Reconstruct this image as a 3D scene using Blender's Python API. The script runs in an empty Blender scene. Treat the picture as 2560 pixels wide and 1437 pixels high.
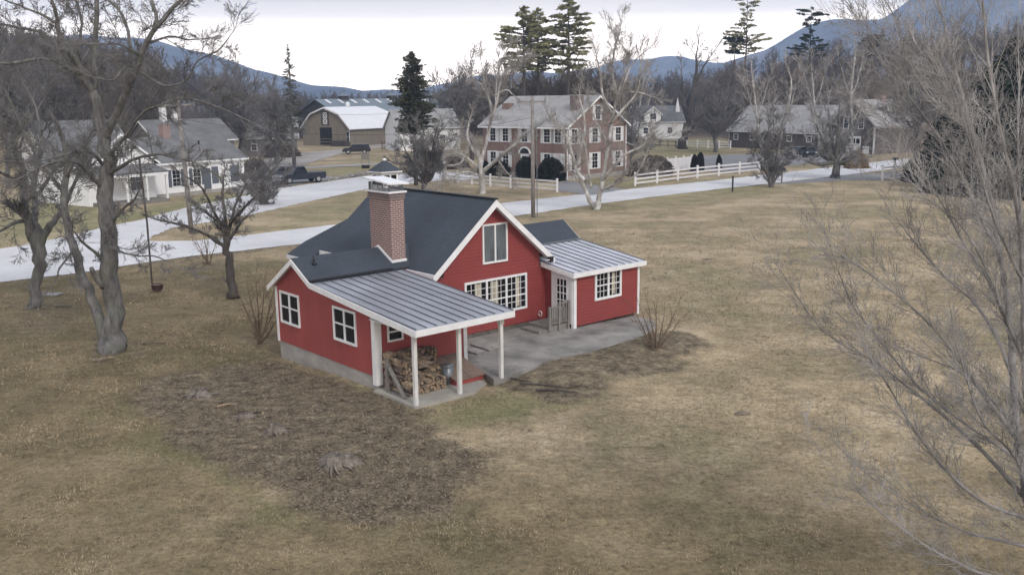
import bpy, math, random
import numpy as np
from mathutils import Vector, noise as mn
rad = math.radians
S = bpy.context.scene
COL = S.collection
V = Vector
# ------------------------------------------------------------------ camera
F, PITCH, ROLL, H = 2339.7, .1986, -.0117, 9.0
cp, sp, cr, sr = math.cos(PITCH), math.sin(PITCH), math.cos(ROLL), math.sin(ROLL)
r0 = np.array([1, 0, 0.]); f0 = np.array([0, cp, -sp]); u0 = np.array([0, sp, cp])
RV = cr*r0 + sr*u0; UV = cr*u0 - sr*r0
def ray(x, y):
    d = (x-1280)*RV - (y-718.5)*UV + F*f0
    return d/d[1]
def gp(x, y, z=0.0):                 # ground point seen at a photograph pixel
    d = ray(x, y); t = (z-H)/d[2]
    return V((t*d[0], t*d[1], z))
def dp(x, y, D):                     # point at forward distance D
    d = ray(x, y)
    return V((D*d[0], D*d[1], H+D*d[2]))
HY, HX0, HY0 = .7152, -4.3373, 28.566      # red house frame
def h2w(x, y, z=0.0):
    c, s = math.cos(HY), math.sin(HY)
    return V((c*x-s*y+HX0, s*x+c*y+HY0, z))
# ------------------------------------------------------------------ tags
def tag(o, label=None, cat=None, group=None, kind=None):
    if label: o['label'] = label
    if cat: o['category'] = cat
    if group: o['group'] = group
    if kind: o['kind'] = kind
    return o
def empty(name, loc=(0, 0, 0), rz=0.0):
    o = bpy.data.objects.new(name, None); COL.objects.link(o)
    o.location = loc; o.rotation_euler = (0, 0, rz); o.empty_display_size = .3
    return o
def copy_tree(o, parent=None):
    c = o.copy(); COL.objects.link(c); c.parent = parent
    for ch in list(o.children): copy_tree(ch, c)
    return c
# ------------------------------------------------------------------ mesh builder
class MB:
    def __init__(s): s.v = []; s.f = []
    def add(s, vs, fs):
        n = len(s.v); s.v += [tuple(v) for v in vs]; s.f += [tuple(i+n for i in f) for f in fs]; return s
    def hexa(s, p):
        return s.add(p, [(3, 2, 1, 0), (4, 5, 6, 7), (0, 1, 5, 4), (1, 2, 6, 5), (2, 3, 7, 6), (3, 0, 4, 7)])
    def box(s, x0, x1, y0, y1, z0, z1):
        if x0 > x1: x0, x1 = x1, x0
        if y0 > y1: y0, y1 = y1, y0
        return s.hexa([(x0, y0, z0), (x1, y0, z0), (x1, y1, z0), (x0, y1, z0), (x0, y0, z1), (x1, y0, z1), (x1, y1, z1), (x0, y1, z1)])
    def obox(s, O, R, U, N, a0, a1, b0, b1, c0, c1):   # oriented box
        g = lambda a, b, c: O + R*a + U*b + N*c
        return s.hexa([g(a0, b0, c0), g(a1, b0, c0), g(a1, b1, c0), g(a0, b1, c0), g(a0, b0, c1), g(a1, b0, c1), g(a1, b1, c1), g(a0, b1, c1)])
    def prism(s, poly, off):
        n = len(poly); off = V(off); a = [V(p) for p in poly]; b = [p+off for p in a]
        return s.add(a+b, [tuple(range(n))[::-1], tuple(range(n, 2*n))] + [(i, (i+1) % n, (i+1) % n+n, i+n) for i in range(n)])
    def beam(s, p0, p1, w, h, up=(0, 0, 1)):
        p0, p1 = V(p0), V(p1); d = (p1-p0).normalized(); r = d.cross(V(up)).normalized(); u = r.cross(d)
        q = lambda p, a, b: p + r*a*w/2 + u*b*h/2
        return s.hexa([q(p0, -1, -1), q(p1, -1, -1), q(p1, 1, -1), q(p0, 1, -1), q(p0, -1, 1), q(p1, -1, 1), q(p1, 1, 1), q(p0, 1, 1)])
    def tube(s, pts, rs, n=8, jit=0.0, rnd=None, cap=True):
        pts = [V(p) for p in pts]
        if not isinstance(rs, (list, tuple)): rs = [rs]*len(pts)
        vs = []; ref = None
        for i, p in enumerate(pts):
            d = (pts[min(i+1, len(pts)-1)]-pts[max(i-1, 0)]).normalized()
            if ref is None: ref = d.orthogonal().normalized()
            ref = (ref-d*ref.dot(d)).normalized(); b = d.cross(ref)
            for k in range(n):
                a = 2*math.pi*k/n
                r = rs[i]*(1+(mn.noise(V((p.x*1.7+k*3.1, p.y*1.7, p.z*.6)))*jit if jit else 0))
                vs.append(p+ref*math.cos(a)*r+b*math.sin(a)*r)
        fs = []
        for i in range(len(pts)-1):
            for k in range(n):
                a = i*n+k; b2 = i*n+(k+1) % n
                fs.append((a, b2, b2+n, a+n))
        if cap: fs += [tuple(range(n))[::-1], tuple(range(len(vs)-n, len(vs)))]
        return s.add(vs, fs)
    def disc(s, c, nrm, r, n=12, th=.02):
        c = V(c); nrm = V(nrm).normalized(); return s.tube([c, c+nrm*th], r, n)
    def build(s, name, m, parent=None, smooth=False, bevel=0):
        me = bpy.data.meshes.new(name); me.from_pydata(s.v, [], s.f); me.update()
        o = bpy.data.objects.new(name, me); COL.objects.link(o)
        if m: me.materials.append(m)
        if parent: o.parent = parent
        if smooth: me.polygons.foreach_set('use_smooth', [True]*len(me.polygons))
        if bevel:
            b = o.modifiers.new('bevel', 'BEVEL'); b.width = bevel; b.segments = 2; b.limit_method = 'ANGLE'
        return o
def np_mesh(name, vs, quads, m, parent=None, smooth=False):
    """vs Nx3, quads Mx4 (or Mx3) arrays"""
    me = bpy.data.meshes.new(name); k = quads.shape[1]
    me.vertices.add(len(vs)); me.vertices.foreach_set('co', np.ascontiguousarray(vs, dtype=np.float32).ravel())
    me.loops.add(quads.size); me.loops.foreach_set('vertex_index', np.ascontiguousarray(quads, dtype=np.int32).ravel())
    me.polygons.add(len(quads)); me.polygons.foreach_set('loop_start', np.arange(0, quads.size, k, dtype=np.int32))
    me.polygons.foreach_set('use_smooth', np.full(len(quads), smooth))
    me.update(calc_edges=True)
    if m: me.materials.append(m)
    o = bpy.data.objects.new(name, me); COL.objects.link(o)
    if parent: o.parent = parent
    return o
def seg_geo(segs, k=3):
    a = np.array([[*s[0], *s[1], s[2], s[3]] for s in segs], dtype=np.float64).reshape(-1, 8)
    p0, p1, ra, rb = a[:, :3], a[:, 3:6], a[:, 6:7], a[:, 7:8]
    d = p1-p0; d /= np.linalg.norm(d, axis=1, keepdims=True)+1e-9
    ref = np.where(np.abs(d[:, 2:3]) < .8, np.array([[0, 0, 1.]]), np.array([[1., 0, 0]]))
    u = np.cross(d, ref); u /= np.linalg.norm(u, axis=1, keepdims=True)+1e-9; w = np.cross(d, u)
    n = len(a); vs = np.empty((n, 2*k, 3))
    for i in range(k):
        t = 2*math.pi*i/k; q = u*math.cos(t)+w*math.sin(t)
        vs[:, i] = p0+q*ra; vs[:, k+i] = p1+q*rb
    base = (np.arange(n)*2*k)[:, None, None]
    q = np.array([[i, (i+1) % k, (i+1) % k+k, i+k] for i in range(k)])[None]
    return vs.reshape(-1, 3), (base+q).reshape(-1, 4)
# ------------------------------------------------------------------ materials
def nodes_of(name):
    m = bpy.data.materials.new(name); m.use_nodes = True
    nt = m.node_tree; return m, nt, nt.nodes['Principled BSDF']
def N(nt, typ, **kw):
    n = nt.nodes.new(typ)
    for k, v in kw.items(): setattr(n, k, v)
    return n
def val(n, **kw):
    for k, v in kw.items(): n.inputs[k.replace('_', ' ')].default_value = v
    return n
def rgba(c): return (*c, 1) if len(c) == 3 else c
def obj_coord(nt, scale=(1, 1, 1), kind='Object'):
    t = N(nt, 'ShaderNodeTexCoord'); mp = N(nt, 'ShaderNodeMapping'); mp.inputs['Scale'].default_value = scale
    nt.links.new(t.outputs[kind], mp.inputs['Vector']); return mp.outputs[0]
def noise(nt, vec, scale, detail=4, rough=.6):
    n = val(N(nt, 'ShaderNodeTexNoise'), Scale=scale, Detail=detail, Roughness=rough)
    nt.links.new(vec, n.inputs['Vector']); return n.outputs['Fac']
def ramp(nt, fac, stops):
    r = N(nt, 'ShaderNodeValToRGB'); nt.links.new(fac, r.inputs[0]); e = r.color_ramp.elements
    while len(e) > 1: e.remove(e[-1])
    e[0].position = stops[0][0]; e[0].color = rgba(stops[0][1])
    for p, c in stops[1:]:
        x = e.new(p); x.color = rgba(c)
    return r.outputs[0]
def mix(nt, fac, a, b, mode='MIX'):
    m = N(nt, 'ShaderNodeMix', data_type='RGBA', blend_type=mode)
    for s, sock in ((fac, m.inputs[0]), (a, m.inputs[6]), (b, m.inputs[7])):
        if hasattr(s, 'links'): nt.links.new(s, sock)
        elif isinstance(s, (int, float)): sock.default_value = s
        else: sock.default_value = rgba(s)
    return m.outputs[2]
def bump(nt, bs, height, strength=.5, dist=.02):
    b = val(N(nt, 'ShaderNodeBump'), Strength=strength, Distance=dist)
    nt.links.new(height, b.inputs['Height']); nt.links.new(b.outputs[0], bs.inputs['Normal'])
def mat(name, c, rough=.8, var=.25, scale=3, stretch=(1, 1, 1), metal=0, spec=.4, bs=0.0, c2=None):
    m, nt, b = nodes_of(name)
    v = obj_coord(nt, stretch); n = noise(nt, v, scale, 5, .65)
    lo = tuple(x*(1-var) for x in c) if c2 is None else c2
    hi = tuple(min(1, x*(1+var*.8)) for x in c)
    col = ramp(nt, n, [(.3, lo), (.7, hi)])
    nt.links.new(col, b.inputs['Base Color'])
    val(b, Roughness=rough, Metallic=metal); b.inputs['Specular IOR Level'].default_value = spec
    if bs: bump(nt, b, noise(nt, v, scale*6, 4), bs)
    return m
def clap_mat(name, c, pitch=.12, dark=.6, strength=.6, var=.14):
    m, nt, b = nodes_of(name)
    v = obj_coord(nt)
    sx = N(nt, 'ShaderNodeSeparateXYZ'); nt.links.new(v, sx.inputs[0])
    mu = N(nt, 'ShaderNodeMath', operation='MULTIPLY'); mu.inputs[1].default_value = 1/pitch; nt.links.new(sx.outputs[2], mu.inputs[0])
    fr = N(nt, 'ShaderNodeMath', operation='FRACT'); nt.links.new(mu.outputs[0], fr.inputs[0])
    n = noise(nt, v, 1.3, 6, .7); n2 = noise(nt, obj_coord(nt, (1, 1, 8)), 4, 4)
    col = ramp(nt, n, [(.3, tuple(x*(1-var) for x in c)), (.72, tuple(x*(1+var) for x in c))])
    col = mix(nt, .35, col, ramp(nt, n2, [(.3, tuple(x*.8 for x in c)), (.7, tuple(x*1.2 for x in c))]))
    lap = ramp(nt, fr.outputs[0], [(0, (dark,)*3), (.14, (1, 1, 1)), (1, (1, 1, 1))])
    nt.links.new(mix(nt, 1.0, col, lap, 'MULTIPLY'), b.inputs['Base Color'])
    val(b, Roughness=.65); bump(nt, b, fr.outputs[0], strength, .02)
    return m
def brick_mat(name, c1, c2, mortar, bw=.22, bh=.075, ms=.012):
    m, nt, b = nodes_of(name)
    t = N(nt, 'ShaderNodeTexCoord'); sx = N(nt, 'ShaderNodeSeparateXYZ'); nt.links.new(t.outputs['Object'], sx.inputs[0])
    ad = N(nt, 'ShaderNodeMath', operation='ADD'); nt.links.new(sx.outputs[0], ad.inputs[0]); nt.links.new(sx.outputs[1], ad.inputs[1])
    cb = N(nt, 'ShaderNodeCombineXYZ'); nt.links.new(ad.outputs[0], cb.inputs[0]); nt.links.new(sx.outputs[2], cb.inputs[1])
    br = N(nt, 'ShaderNodeTexBrick'); nt.links.new(cb.outputs[0], br.inputs['Vector'])
    val(br, Color1=rgba(c1), Color2=rgba(c2), Mortar=rgba(mortar), Scale=1.0, Mortar_Size=ms, Brick_Width=bw, Row_Height=bh)
    n = noise(nt, t.outputs['Object'], 1.1, 5); col = mix(nt, .5, br.outputs[0], ramp(nt, n, [(.3, (.62, .6, .6)), (.7, (1.15, 1.1, 1.1))]), 'MULTIPLY')
    nt.links.new(col, b.inputs['Base Color']); val(b, Roughness=.9)
    inv = N(nt, 'ShaderNodeMath', operation='SUBTRACT'); inv.inputs[0].default_value = 1; nt.links.new(br.outputs['Fac'], inv.inputs[1])
    bump(nt, b, inv.outputs[0], .6, .015)
    return m
def shingle_mat(name, c, var=.25, row=.15):
    m, nt, b = nodes_of(name)
    v = obj_coord(nt)
    n = noise(nt, v, .7, 5, .6); n2 = noise(nt, v, 16, 3)
    col = ramp(nt, n, [(.3, tuple(x*(1-var) for x in c)), (.7, tuple(x*(1+var) for x in c))])
    col = mix(nt, .6, col, ramp(nt, n2, [(.35, (.62,)*3), (.65, (1.3,)*3)]), 'MULTIPLY')
    nt.links.new(col, b.inputs['Base Color']); val(b, Roughness=.85)
    sx = N(nt, 'ShaderNodeSeparateXYZ'); nt.links.new(v, sx.inputs[0])
    mu = N(nt, 'ShaderNodeMath', operation='MULTIPLY'); mu.inputs[1].default_value = 1/row; nt.links.new(sx.outputs[2], mu.inputs[0])
    fr = N(nt, 'ShaderNodeMath', operation='FRACT'); nt.links.new(mu.outputs[0], fr.inputs[0])
    bump(nt, b, fr.outputs[0], .35, .01)
    return m
def bark_mat(name, c, c2, c3=None, scale=2.5, bs=.8):
    m, nt, b = nodes_of(name)
    v = obj_coord(nt, (1, 1, .25)); v2 = obj_coord(nt)
    n = noise(nt, v, scale*2.2, 6, .7); n2 = noise(nt, v2, scale*.7, 4)
    col = ramp(nt, n, [(.32, c2), (.62, c)])
    if c3: col = mix(nt, ramp(nt, n2, [(.52, (0, 0, 0)), (.6, (1, 1, 1))]), col, c3)
    nt.links.new(col, b.inputs['Base Color']); val(b, Roughness=.9); b.inputs['Specular IOR Level'].default_value = .2
    bump(nt, b, n, bs, .04)
    return m
M = {}
M['red'] = clap_mat('red_clapboard', (.265, .048, .045), .13, .42, .9, .16)
M['red_flat'] = mat('red_board_siding', (.29, .060, .057), .6, .16, 1.0, (1, 1, .5), bs=.08)
M['white'] = mat('white_trim_paint', (.72, .72, .73), .5, .08, 2)
M['post'] = mat('white_post_paint', (.6, .59, .58), .6, .18, 3, (3, 3, .6))
M['shingle'] = shingle_mat('slate_blue_shingles', (.040, .050, .066), .2)
M['edge'] = mat('black_drip_edge', (.015, .016, .02), .5, .1)
M['conc'] = mat('foundation_concrete', (.33, .31, .29), .9, .22, 1.2, (1, 1, 2), bs=.3)
M['slab'] = mat('porch_slab_concrete', (.34, .32, .285), .85, .25, .9, bs=.25)
M['patio'] = mat('patio_concrete', (.235, .222, .205), .8, .5, .8, bs=.3, c2=(.10, .095, .088))
M['field'] = mat('fieldstone', (.13, .115, .10), .95, .5, 5, bs=1)
M['glass'] = mat('dark_window_glass', (.008, .009, .012), .1, .5, 1.2, spec=.35)
M['glass_pale'] = mat('pale_curtained_glass', (.12, .135, .15), .2, .35, 1.0, (1.2, 1.2, .4), spec=.6, c2=(.045, .055, .066))
M['curtain'] = mat('cream_curtain', (.42, .38, .30), .8, .35, 9, (1, 1, .05))
M['brick'] = brick_mat('chimney_brick', (.215, .105, .092), (.155, .078, .07), (.40, .34, .32), .22, .078, .016)
M['brick_h'] = brick_mat('house_brick', (.215, .135, .108), (.18, .11, .09), (.26, .20, .175), .3, .1, .014)
M['brick_g'] = brick_mat('weathered_brick', (.17, .125, .115), (.13, .10, .095), (.24, .2, .19), .3, .1, .014)
M['mound'] = mat('brown_earth', (.17, .14, .10), .95, .5, 6, bs=.8, c2=(.09, .075, .055))
M['galv'] = mat('galvanised_steel', (.20, .215, .23), .4, .25, 3, metal=.6)
M['wood_grey'] = mat('weathered_wood', (.20, .185, .17), .9, .35, 4, (4, 4, .6), bs=.4)
M['wood_brown'] = mat('brown_hatch_boards', (.20, .145, .115), .85, .25, 3, (1, 6, 1), bs=.3)
M['stone'] = mat('grey_stone_slab', (.25, .235, .22), .85, .3, 2, bs=.5)
M['black'] = mat('black_metal', (.012, .012, .014), .4, .2)
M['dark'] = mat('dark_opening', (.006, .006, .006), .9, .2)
M['log_end'] = mat('split_log', (.36, .27, .18), .9, .5, 7, bs=.6, c2=(.13, .09, .065))
M['log_end2'] = mat('aged_split_log', (.24, .19, .15), .9, .5, 7, bs=.6, c2=(.08, .06, .05))
M['bark'] = bark_mat('grey_bark', (.185, .178, .172), (.05, .047, .046), (.125, .125, .105), 2.5, 1.0)
M['bark_dk'] = bark_mat('dark_bark', (.10, .088, .08), (.035, .03, .028))
M['twig'] = mat('grey_twigs', (.155, .148, .146), .9, .35, .8, spec=.1)
M['twig_lt'] = mat('pale_twigs', (.31, .298, .295), .9, .35, 1.3, spec=.1, c2=(.11, .105, .103))
M['twig_br'] = mat('brown_twigs', (.15, .11, .08), .9, .3, .8, spec=.1)
M['syc'] = bark_mat('pale_sycamore_bark', (.44, .42, .40), (.20, .185, .17), (.52, .51, .50), 1.6, .6)
M['syc_twig'] = mat('pale_sycamore_twigs', (.30, .28, .265), .9, .3, .6, spec=.1)
M['woods'] = mat('bare_woods', (.118, .102, .088), .95, .45, .03, spec=.05)
M['woods2'] = mat('bare_woods_brown', (.13, .105, .08), .95, .45, .03, spec=.05)
M['conifer'] = mat('dark_needles', (.022, .032, .016), .9, .5, .8, spec=.1, c2=(.008, .012, .008))
M['spruce'] = mat('brown_green_needles', (.060, .062, .036), .9, .5, .8, spec=.1, c2=(.018, .022, .014))
M['pine'] = mat('pine_needles', (.22, .21, .11), .9, .5, .5, spec=.1, c2=(.08, .088, .05))
M['shrub'] = mat('clipped_yew', (.016, .019, .012), .95, .5, 2, spec=.1, c2=(.006, .007, .006))
M['hedge_br'] = mat('brown_hedge', (.125, .105, .088), .95, .4, 1.5, spec=.1)
M['straw'] = mat('tan_dry_leaves', (.26, .19, .12), .95, .3, 1.5, spec=.1)
M['roof_lt'] = shingle_mat('pale_grey_shingles', (.29, .283, .28), .22, .3)
M['roof_gr'] = shingle_mat('grey_shingles', (.135, .135, .138), .25, .3)
M['roof_wh'] = mat('white_metal_roof', (.72, .72, .74), .4, .06, .5)
M['roof_bl'] = mat('blue_grey_metal_roof', (.13, .165, .19), .45, .1, .5)
M['wallw'] = clap_mat('white_clapboard', (.80, .80, .81), .16, .88, .3, .06)
M['wallg'] = mat('grey_weathered_wall', (.17, .16, .155), .9, .2, 1, bs=.2)
M['barn'] = mat('tan_barn_boards', (.215, .18, .14), .9, .2, 1.5, (3, 3, .3), bs=.4)
M['barn_dk'] = mat('dark_barn_boards', (.06, .052, .046), .9, .25, 1.5, (3, 3, .3))
M['redbarn'] = mat('dark_red_barn_boards', (.105, .092, .088), .9, .25, 1.5, (3, 3, .3))
M['shutter'] = mat('blue_grey_shutter', (.10, .115, .14), .7, .15, 2)
M['shutter_w'] = mat('white_shutter', (.62, .62, .63), .7, .1, 2)
M['fence'] = mat('white_fence_paint', (.68, .67, .69), .55, .1, 1.5)
M['pole'] = bark_mat('utility_pole_wood', (.27, .25, .235), (.13, .12, .112), None, 3, .4)
M['rubber'] = mat('tyre_rubber', (.012, .012, .012), .8, .1)
M['chrome'] = mat('steel_rim', (.45, .46, .48), .3, .1, metal=.8)
M['lamp_clear'] = mat('headlight_lens', (.6, .6, .62), .1, .1)
M['lamp_red'] = mat('tail_light', (.3, .01, .01), .2, .1)
def metal_roof_mat(name, c, rough=.42):
    m, nt, b = nodes_of(name)
    v = obj_coord(nt); n = noise(nt, v, .55, 4); n2 = noise(nt, obj_coord(nt, (1, .12, 1)), 6, 4)
    col = ramp(nt, n, [(.3, tuple(x*.78 for x in c)), (.7, tuple(x*1.15 for x in c))])
    col = mix(nt, .3, col, ramp(nt, n2, [(.3, (.7,)*3), (.7, (1.2,)*3)]), 'MULTIPLY')
    nt.links.new(col, b.inputs['Base Color']); val(b, Roughness=rough, Metallic=.35)
    return m
M['metal_l'] = metal_roof_mat('standing_seam_grey', (.355, .365, .405))
M['metal_r'] = metal_roof_mat('standing_seam_pale', (.56, .565, .62))
def car_paint(name, c): return mat(name, c, .25, .1, .5, spec=.6)
# road
def road_mat(name, c, c2):
    m, nt, b = nodes_of(name)
    v = obj_coord(nt); n = noise(nt, v, .12, 5, .6); n2 = noise(nt, v, 30, 2); n3 = noise(nt, v, 1.1, 4)
    col = ramp(nt, n, [(.35, c2), (.65, c)])
    col = mix(nt, .5, col, ramp(nt, n3, [(.3, (.86,)*3), (.7, (1.08,)*3)]), 'MULTIPLY')
    col = mix(nt, .5, col, ramp(nt, n2, [(.3, (.8,)*3), (.7, (1.15,)*3)]), 'MULTIPLY')
    nt.links.new(col, b.inputs['Base Color']); val(b, Roughness=.8); bump(nt, b, n2, .3, .01)
    return m
M['road'] = road_mat('sun_bleached_asphalt', (.61, .602, .61), (.47, .462, .472))
M['gravel'] = road_mat('pale_gravel', (.36, .33, .30), (.25, .225, .20))
M['drive'] = road_mat('grey_driveway', (.23, .225, .23), (.17, .165, .17))
# ------------------------------------------------------------------ terrain
def smooth(t): t = np.clip(t, 0, 1); return t*t*(3-2*t)
AZ_PX = np.array([-6000, -600, 0, 250, 450, 640, 800, 1000, 1200, 1500, 1650, 1800, 1950, 2100, 2560, 3300, 9000])
AZ_H = np.array([20, 24, 21, 14, 8, 3, 2.5, 3, 3.5, 5, 7, 9, 13, 15, 19, 22, 20.])
def terr(x, y):
    x = np.asarray(x, float); y = np.asarray(y, float)
    yy = np.where(y > 1, y, 1.0); a = 1280+F*x/yy; a = np.where(y > 1, a, 9000)
    R = np.hypot(x, y)
    hh = np.interp(a, AZ_PX, AZ_H)
    r0_ = np.interp(a, [-500, 400, 700, 1000, 1300, 1700, 2300, 2560], [120, 150, 205, 240, 175, 225, 190, 175])
    z = hh*smooth((R-r0_)/170)
    z = z*(1+.12*np.sin(x*.021+1)*np.cos(y*.017))
    c = h2w(0, 6.5)
    z = z-.26*np.exp(-((x-c.x)**2+(y-c.y)**2)/(2*2.2**2))
    for q, a_, w_ in (((5.2, -2.9), .19, 1.2), ((7.8, -2.9), .20, 1.3), ((10.2, -2.7), .20, 1.2), ((12.2, -1.9), .18, 1.0)):
        c = h2w(*q); z = z+a_*np.exp(-((x-c.x)**2+(y-c.y)**2)/(2*w_**2))
    c = h2w(1.2, -2.9)
    z = z-.06*np.exp(-((x-c.x)**2+(y-c.y)**2)/(2*1.5**2))
    return z
def th(x, y): return float(terr(x, y))
def wob(x, y):
    return (np.sin(x*.9+1.3*np.sin(y*.7))+np.sin(y*1.3+1.1*np.sin(x*.8+2))+.6*np.sin(2.3*x+1.7*y)+.5*np.sin(3.1*y-2.2*x+1))/3.1
def inpoly(x, y, P):
    ins = np.zeros(x.shape, bool); dist = np.full(x.shape, 1e9); n = len(P)
    for i in range(n):
        ax, ay = P[i][0], P[i][1]; bx, by = P[(i+1) % n][0], P[(i+1) % n][1]
        c = ((ay > y) != (by > y)) & (x < (bx-ax)*(y-ay)/(by-ay+1e-12)+ax); ins ^= c
        dx, dy = bx-ax, by-ay; t = np.clip(((x-ax)*dx+(y-ay)*dy)/(dx*dx+dy*dy+1e-12), 0, 1)
        dist = np.minimum(dist, np.hypot(x-ax-t*dx, y-ay-t*dy))
    return np.where(ins, dist, -dist)        # signed, positive inside
def pxpoly(L): return [gp(*p) for p in L]
SOIL = [(pxpoly([(318, 985), (360, 948), (450, 925), (560, 905), (640, 890), (695, 886), (800, 930), (925, 975), (1035, 1022), (1110, 1075), (1215, 1130), (1200, 1210), (1100, 1275), (930, 1300), (760, 1275), (600, 1190), (450, 1090), (350, 1030)]), 1.0),
        (pxpoly([(1225, 962), (1262, 940), (1340, 915), (1500, 880), (1600, 842), (1700, 850), (1745, 868), (1700, 905), (1560, 945), (1470, 985), (1400, 992), (1330, 978)]), 1.7),
        (pxpoly([(20, 760), (160, 745), (200, 800), (120, 850), (10, 850)]), .55),
        (pxpoly([(210, 860), (330, 850), (350, 885), (240, 905)]), .6),
        (pxpoly([(480, 650), (590, 640), (600, 665), (500, 680)]), .7),
        (pxpoly([(545, 735), (625, 735), (625, 760), (560, 765)]), .6),
        (pxpoly([(0, 712), (840, 600), (840, 590), (0, 700)]), .8),
        (pxpoly([(560, 440), (700, 470), (840, 445), (800, 425), (680, 430)]), .8),
        (pxpoly([(1395, 478), (1480, 455), (1600, 470), (1480, 500)]), .6),
        (pxpoly([(960, 660), (1020, 690), (1000, 640)]), .3)]
GREEN = [(pxpoly([(250, 1020), (380, 1040), (520, 1150), (760, 1280), (700, 1310), (480, 1180), (330, 1100)]), .9),
         (pxpoly([(180, 560), (620, 470), (680, 490), (460, 520), (300, 560), (180, 590)]), 1.0),
         (pxpoly([(0, 500), (290, 490), (300, 545), (0, 615)]), .8),
         (pxpoly([(700, 440), (930, 400), (930, 430), (700, 465)]), .8),
         (pxpoly([(1410, 455), (1650, 440), (1650, 462), (1440, 478)]), .8),
         (pxpoly([(1730, 450), (1900, 440), (1950, 475), (1500, 530), (1480, 520)]), .5),
         (pxpoly([(1040, 1030), (1260, 960), (1400, 1000), (1250, 1060), (1150, 1080)]), .8),
         (pxpoly([(1550, 355), (1830, 345), (1830, 400), (1600, 410)]), .6),
         (pxpoly([(640, 570), (900, 480), (905, 530), (860, 555), (640, 590)]), .4)]
def mask(x, y, L, soft=.5, w=.55):
    out = np.zeros_like(x)
    D = np.hypot(x, y)
    for P, a in L:
        P2 = [(p.x, p.y) for p in P]
        s = soft*np.maximum(1, D/30); d = inpoly(x, y, P2)+wob(x*1.3, y*1.3)*w
        out = np.maximum(out, a*smooth((d+s)/(2*s)))
    return out
def build_ground():
    m, nt, b = nodes_of('winter_lawn')
    v = obj_coord(nt)
    def at(nm):
        a = N(nt, 'ShaderNodeAttribute', attribute_name=nm); return a.outputs['Fac']
    n1 = noise(nt, v, .16, 6, .62); n2 = noise(nt, v, .55, 6, .65); n3 = noise(nt, v, 9, 5, .7); n4 = noise(nt, obj_coord(nt, (.8, 1.2, 1)), 2.3, 8, .75); n5 = noise(nt, v, 4.5, 5, .7)
    tan = (.355, .28, .178); pale = (.49, .40, .28); olive = (.165, .158, .085); brown = (.215, .172, .112)
    c = ramp(nt, n1, [(.41, olive), (.475, brown), (.53, tan), (.61, pale)])
    c2 = ramp(nt, n2, [(.36, olive), (.46, brown), (.54, tan), (.64, pale)])
    c = mix(nt, .42, c, c2)
    c = mix(nt, .32, c, ramp(nt, n4, [(.38, tuple(x*.8 for x in brown)), (.5, tan), (.62, pale)]))
    g = ramp(nt, n2, [(.3, (.13, .145, .06)), (.7, (.26, .24, .13))])
    mg = N(nt, 'ShaderNodeMath', operation='MULTIPLY'); nt.links.new(at('green'), mg.inputs[0]); mg.inputs[1].default_value = .8
    c = mix(nt, mg.outputs[0], c, g)
    near = at('near')       # edge vignette painted into the foreground turf colour; olive-brown left lawn shares it
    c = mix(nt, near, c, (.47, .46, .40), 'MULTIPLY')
    soil = ramp(nt, noise(nt, v, 2.2, 8, .78), [(.34, (.050, .038, .026)), (.44, (.115, .092, .064)), (.54, (.18, .147, .10)), (.68, (.31, .255, .175))])
    so = N(nt, 'ShaderNodeMath', operation='MULTIPLY_ADD'); nt.links.new(noise(nt, v, 1.5, 7, .75), so.inputs[0]); so.inputs[1].default_value = 1.95
    nt.links.new(at('soil'), so.inputs[2])
    sub = N(nt, 'ShaderNodeMath', operation='SUBTRACT'); nt.links.new(so.outputs[0], sub.inputs[0]); sub.inputs[1].default_value = .86
    f = ramp(nt, sub.outputs[0], [(.30, (0, 0, 0)), (.95, (1, 1, 1))])
    c = mix(nt, f, c, soil)
    fo = ramp(nt, noise(nt, v, .15, 5), [(.3, (.06, .048, .036)), (.7, (.13, .10, .075))])
    c = mix(nt, at('forest'), c, fo)
    c = mix(nt, .8, c, ramp(nt, n5, [(.30, (.50, .50, .48)), (.40, (.92, .92, .92)), (.55, (1, 1, 1)), (.70, (1.22, 1.20, 1.18))]), 'MULTIPLY')
    c = mix(nt, .75, c, ramp(nt, n3, [(.32, (.60, .60, .60)), (.5, (1, 1, 1)), (.7, (1.25, 1.25, 1.22))]), 'MULTIPLY')
    nt.links.new(c, b.inputs['Base Color']); val(b, Roughness=.95); b.inputs['Specular IOR Level'].default_value = .1
    bump(nt, b, mix(nt, .5, n3, n5), .9, .05)
    az = np.concatenate([np.linspace(-40, 40, 361), np.linspace(44, 316, 52)])
    az = np.radians(az)
    r = [2.5]
    while r[-1] < 160: r.append(r[-1]*1.0125)
    while r[-1] < 9000: r.append(r[-1]*1.055)
    r = np.array(r); nr, na = len(r), len(az)
    A, Rr = np.meshgrid(az, r); X = (np.sin(A)*Rr).ravel(); Y = (np.cos(A)*Rr).ravel(); Z = terr(X, Y)
    dmp = np.clip(1-np.hypot(X, Y)/110, 0, 1)
    Z = Z-.045*dmp*(.5+.5*wob(X*1.9+5, Y*1.9))-.02*dmp
    Z = np.where(np.hypot(X, Y) > 110, Z-.03, Z)
    vs = np.stack([X, Y, Z], 1)
    i = np.arange(nr-1)[:, None]; j = np.arange(na)[None]; j2 = (j+1) % na
    q = np.stack([i*na+j, i*na+j2, (i+1)*na+j2, (i+1)*na+j], -1).reshape(-1, 4)[:, ::-1]
    # close the middle under the camera
    vs = np.vstack([vs, [[0, 0, -.03]]])
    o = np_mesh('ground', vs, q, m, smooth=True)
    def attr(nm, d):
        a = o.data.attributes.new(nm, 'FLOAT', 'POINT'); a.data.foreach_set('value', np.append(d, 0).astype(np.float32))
    attr('soil', mask(X, Y, SOIL, .75, .7)); attr('green', mask(X, Y, GREEN, .8, .8))
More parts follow.
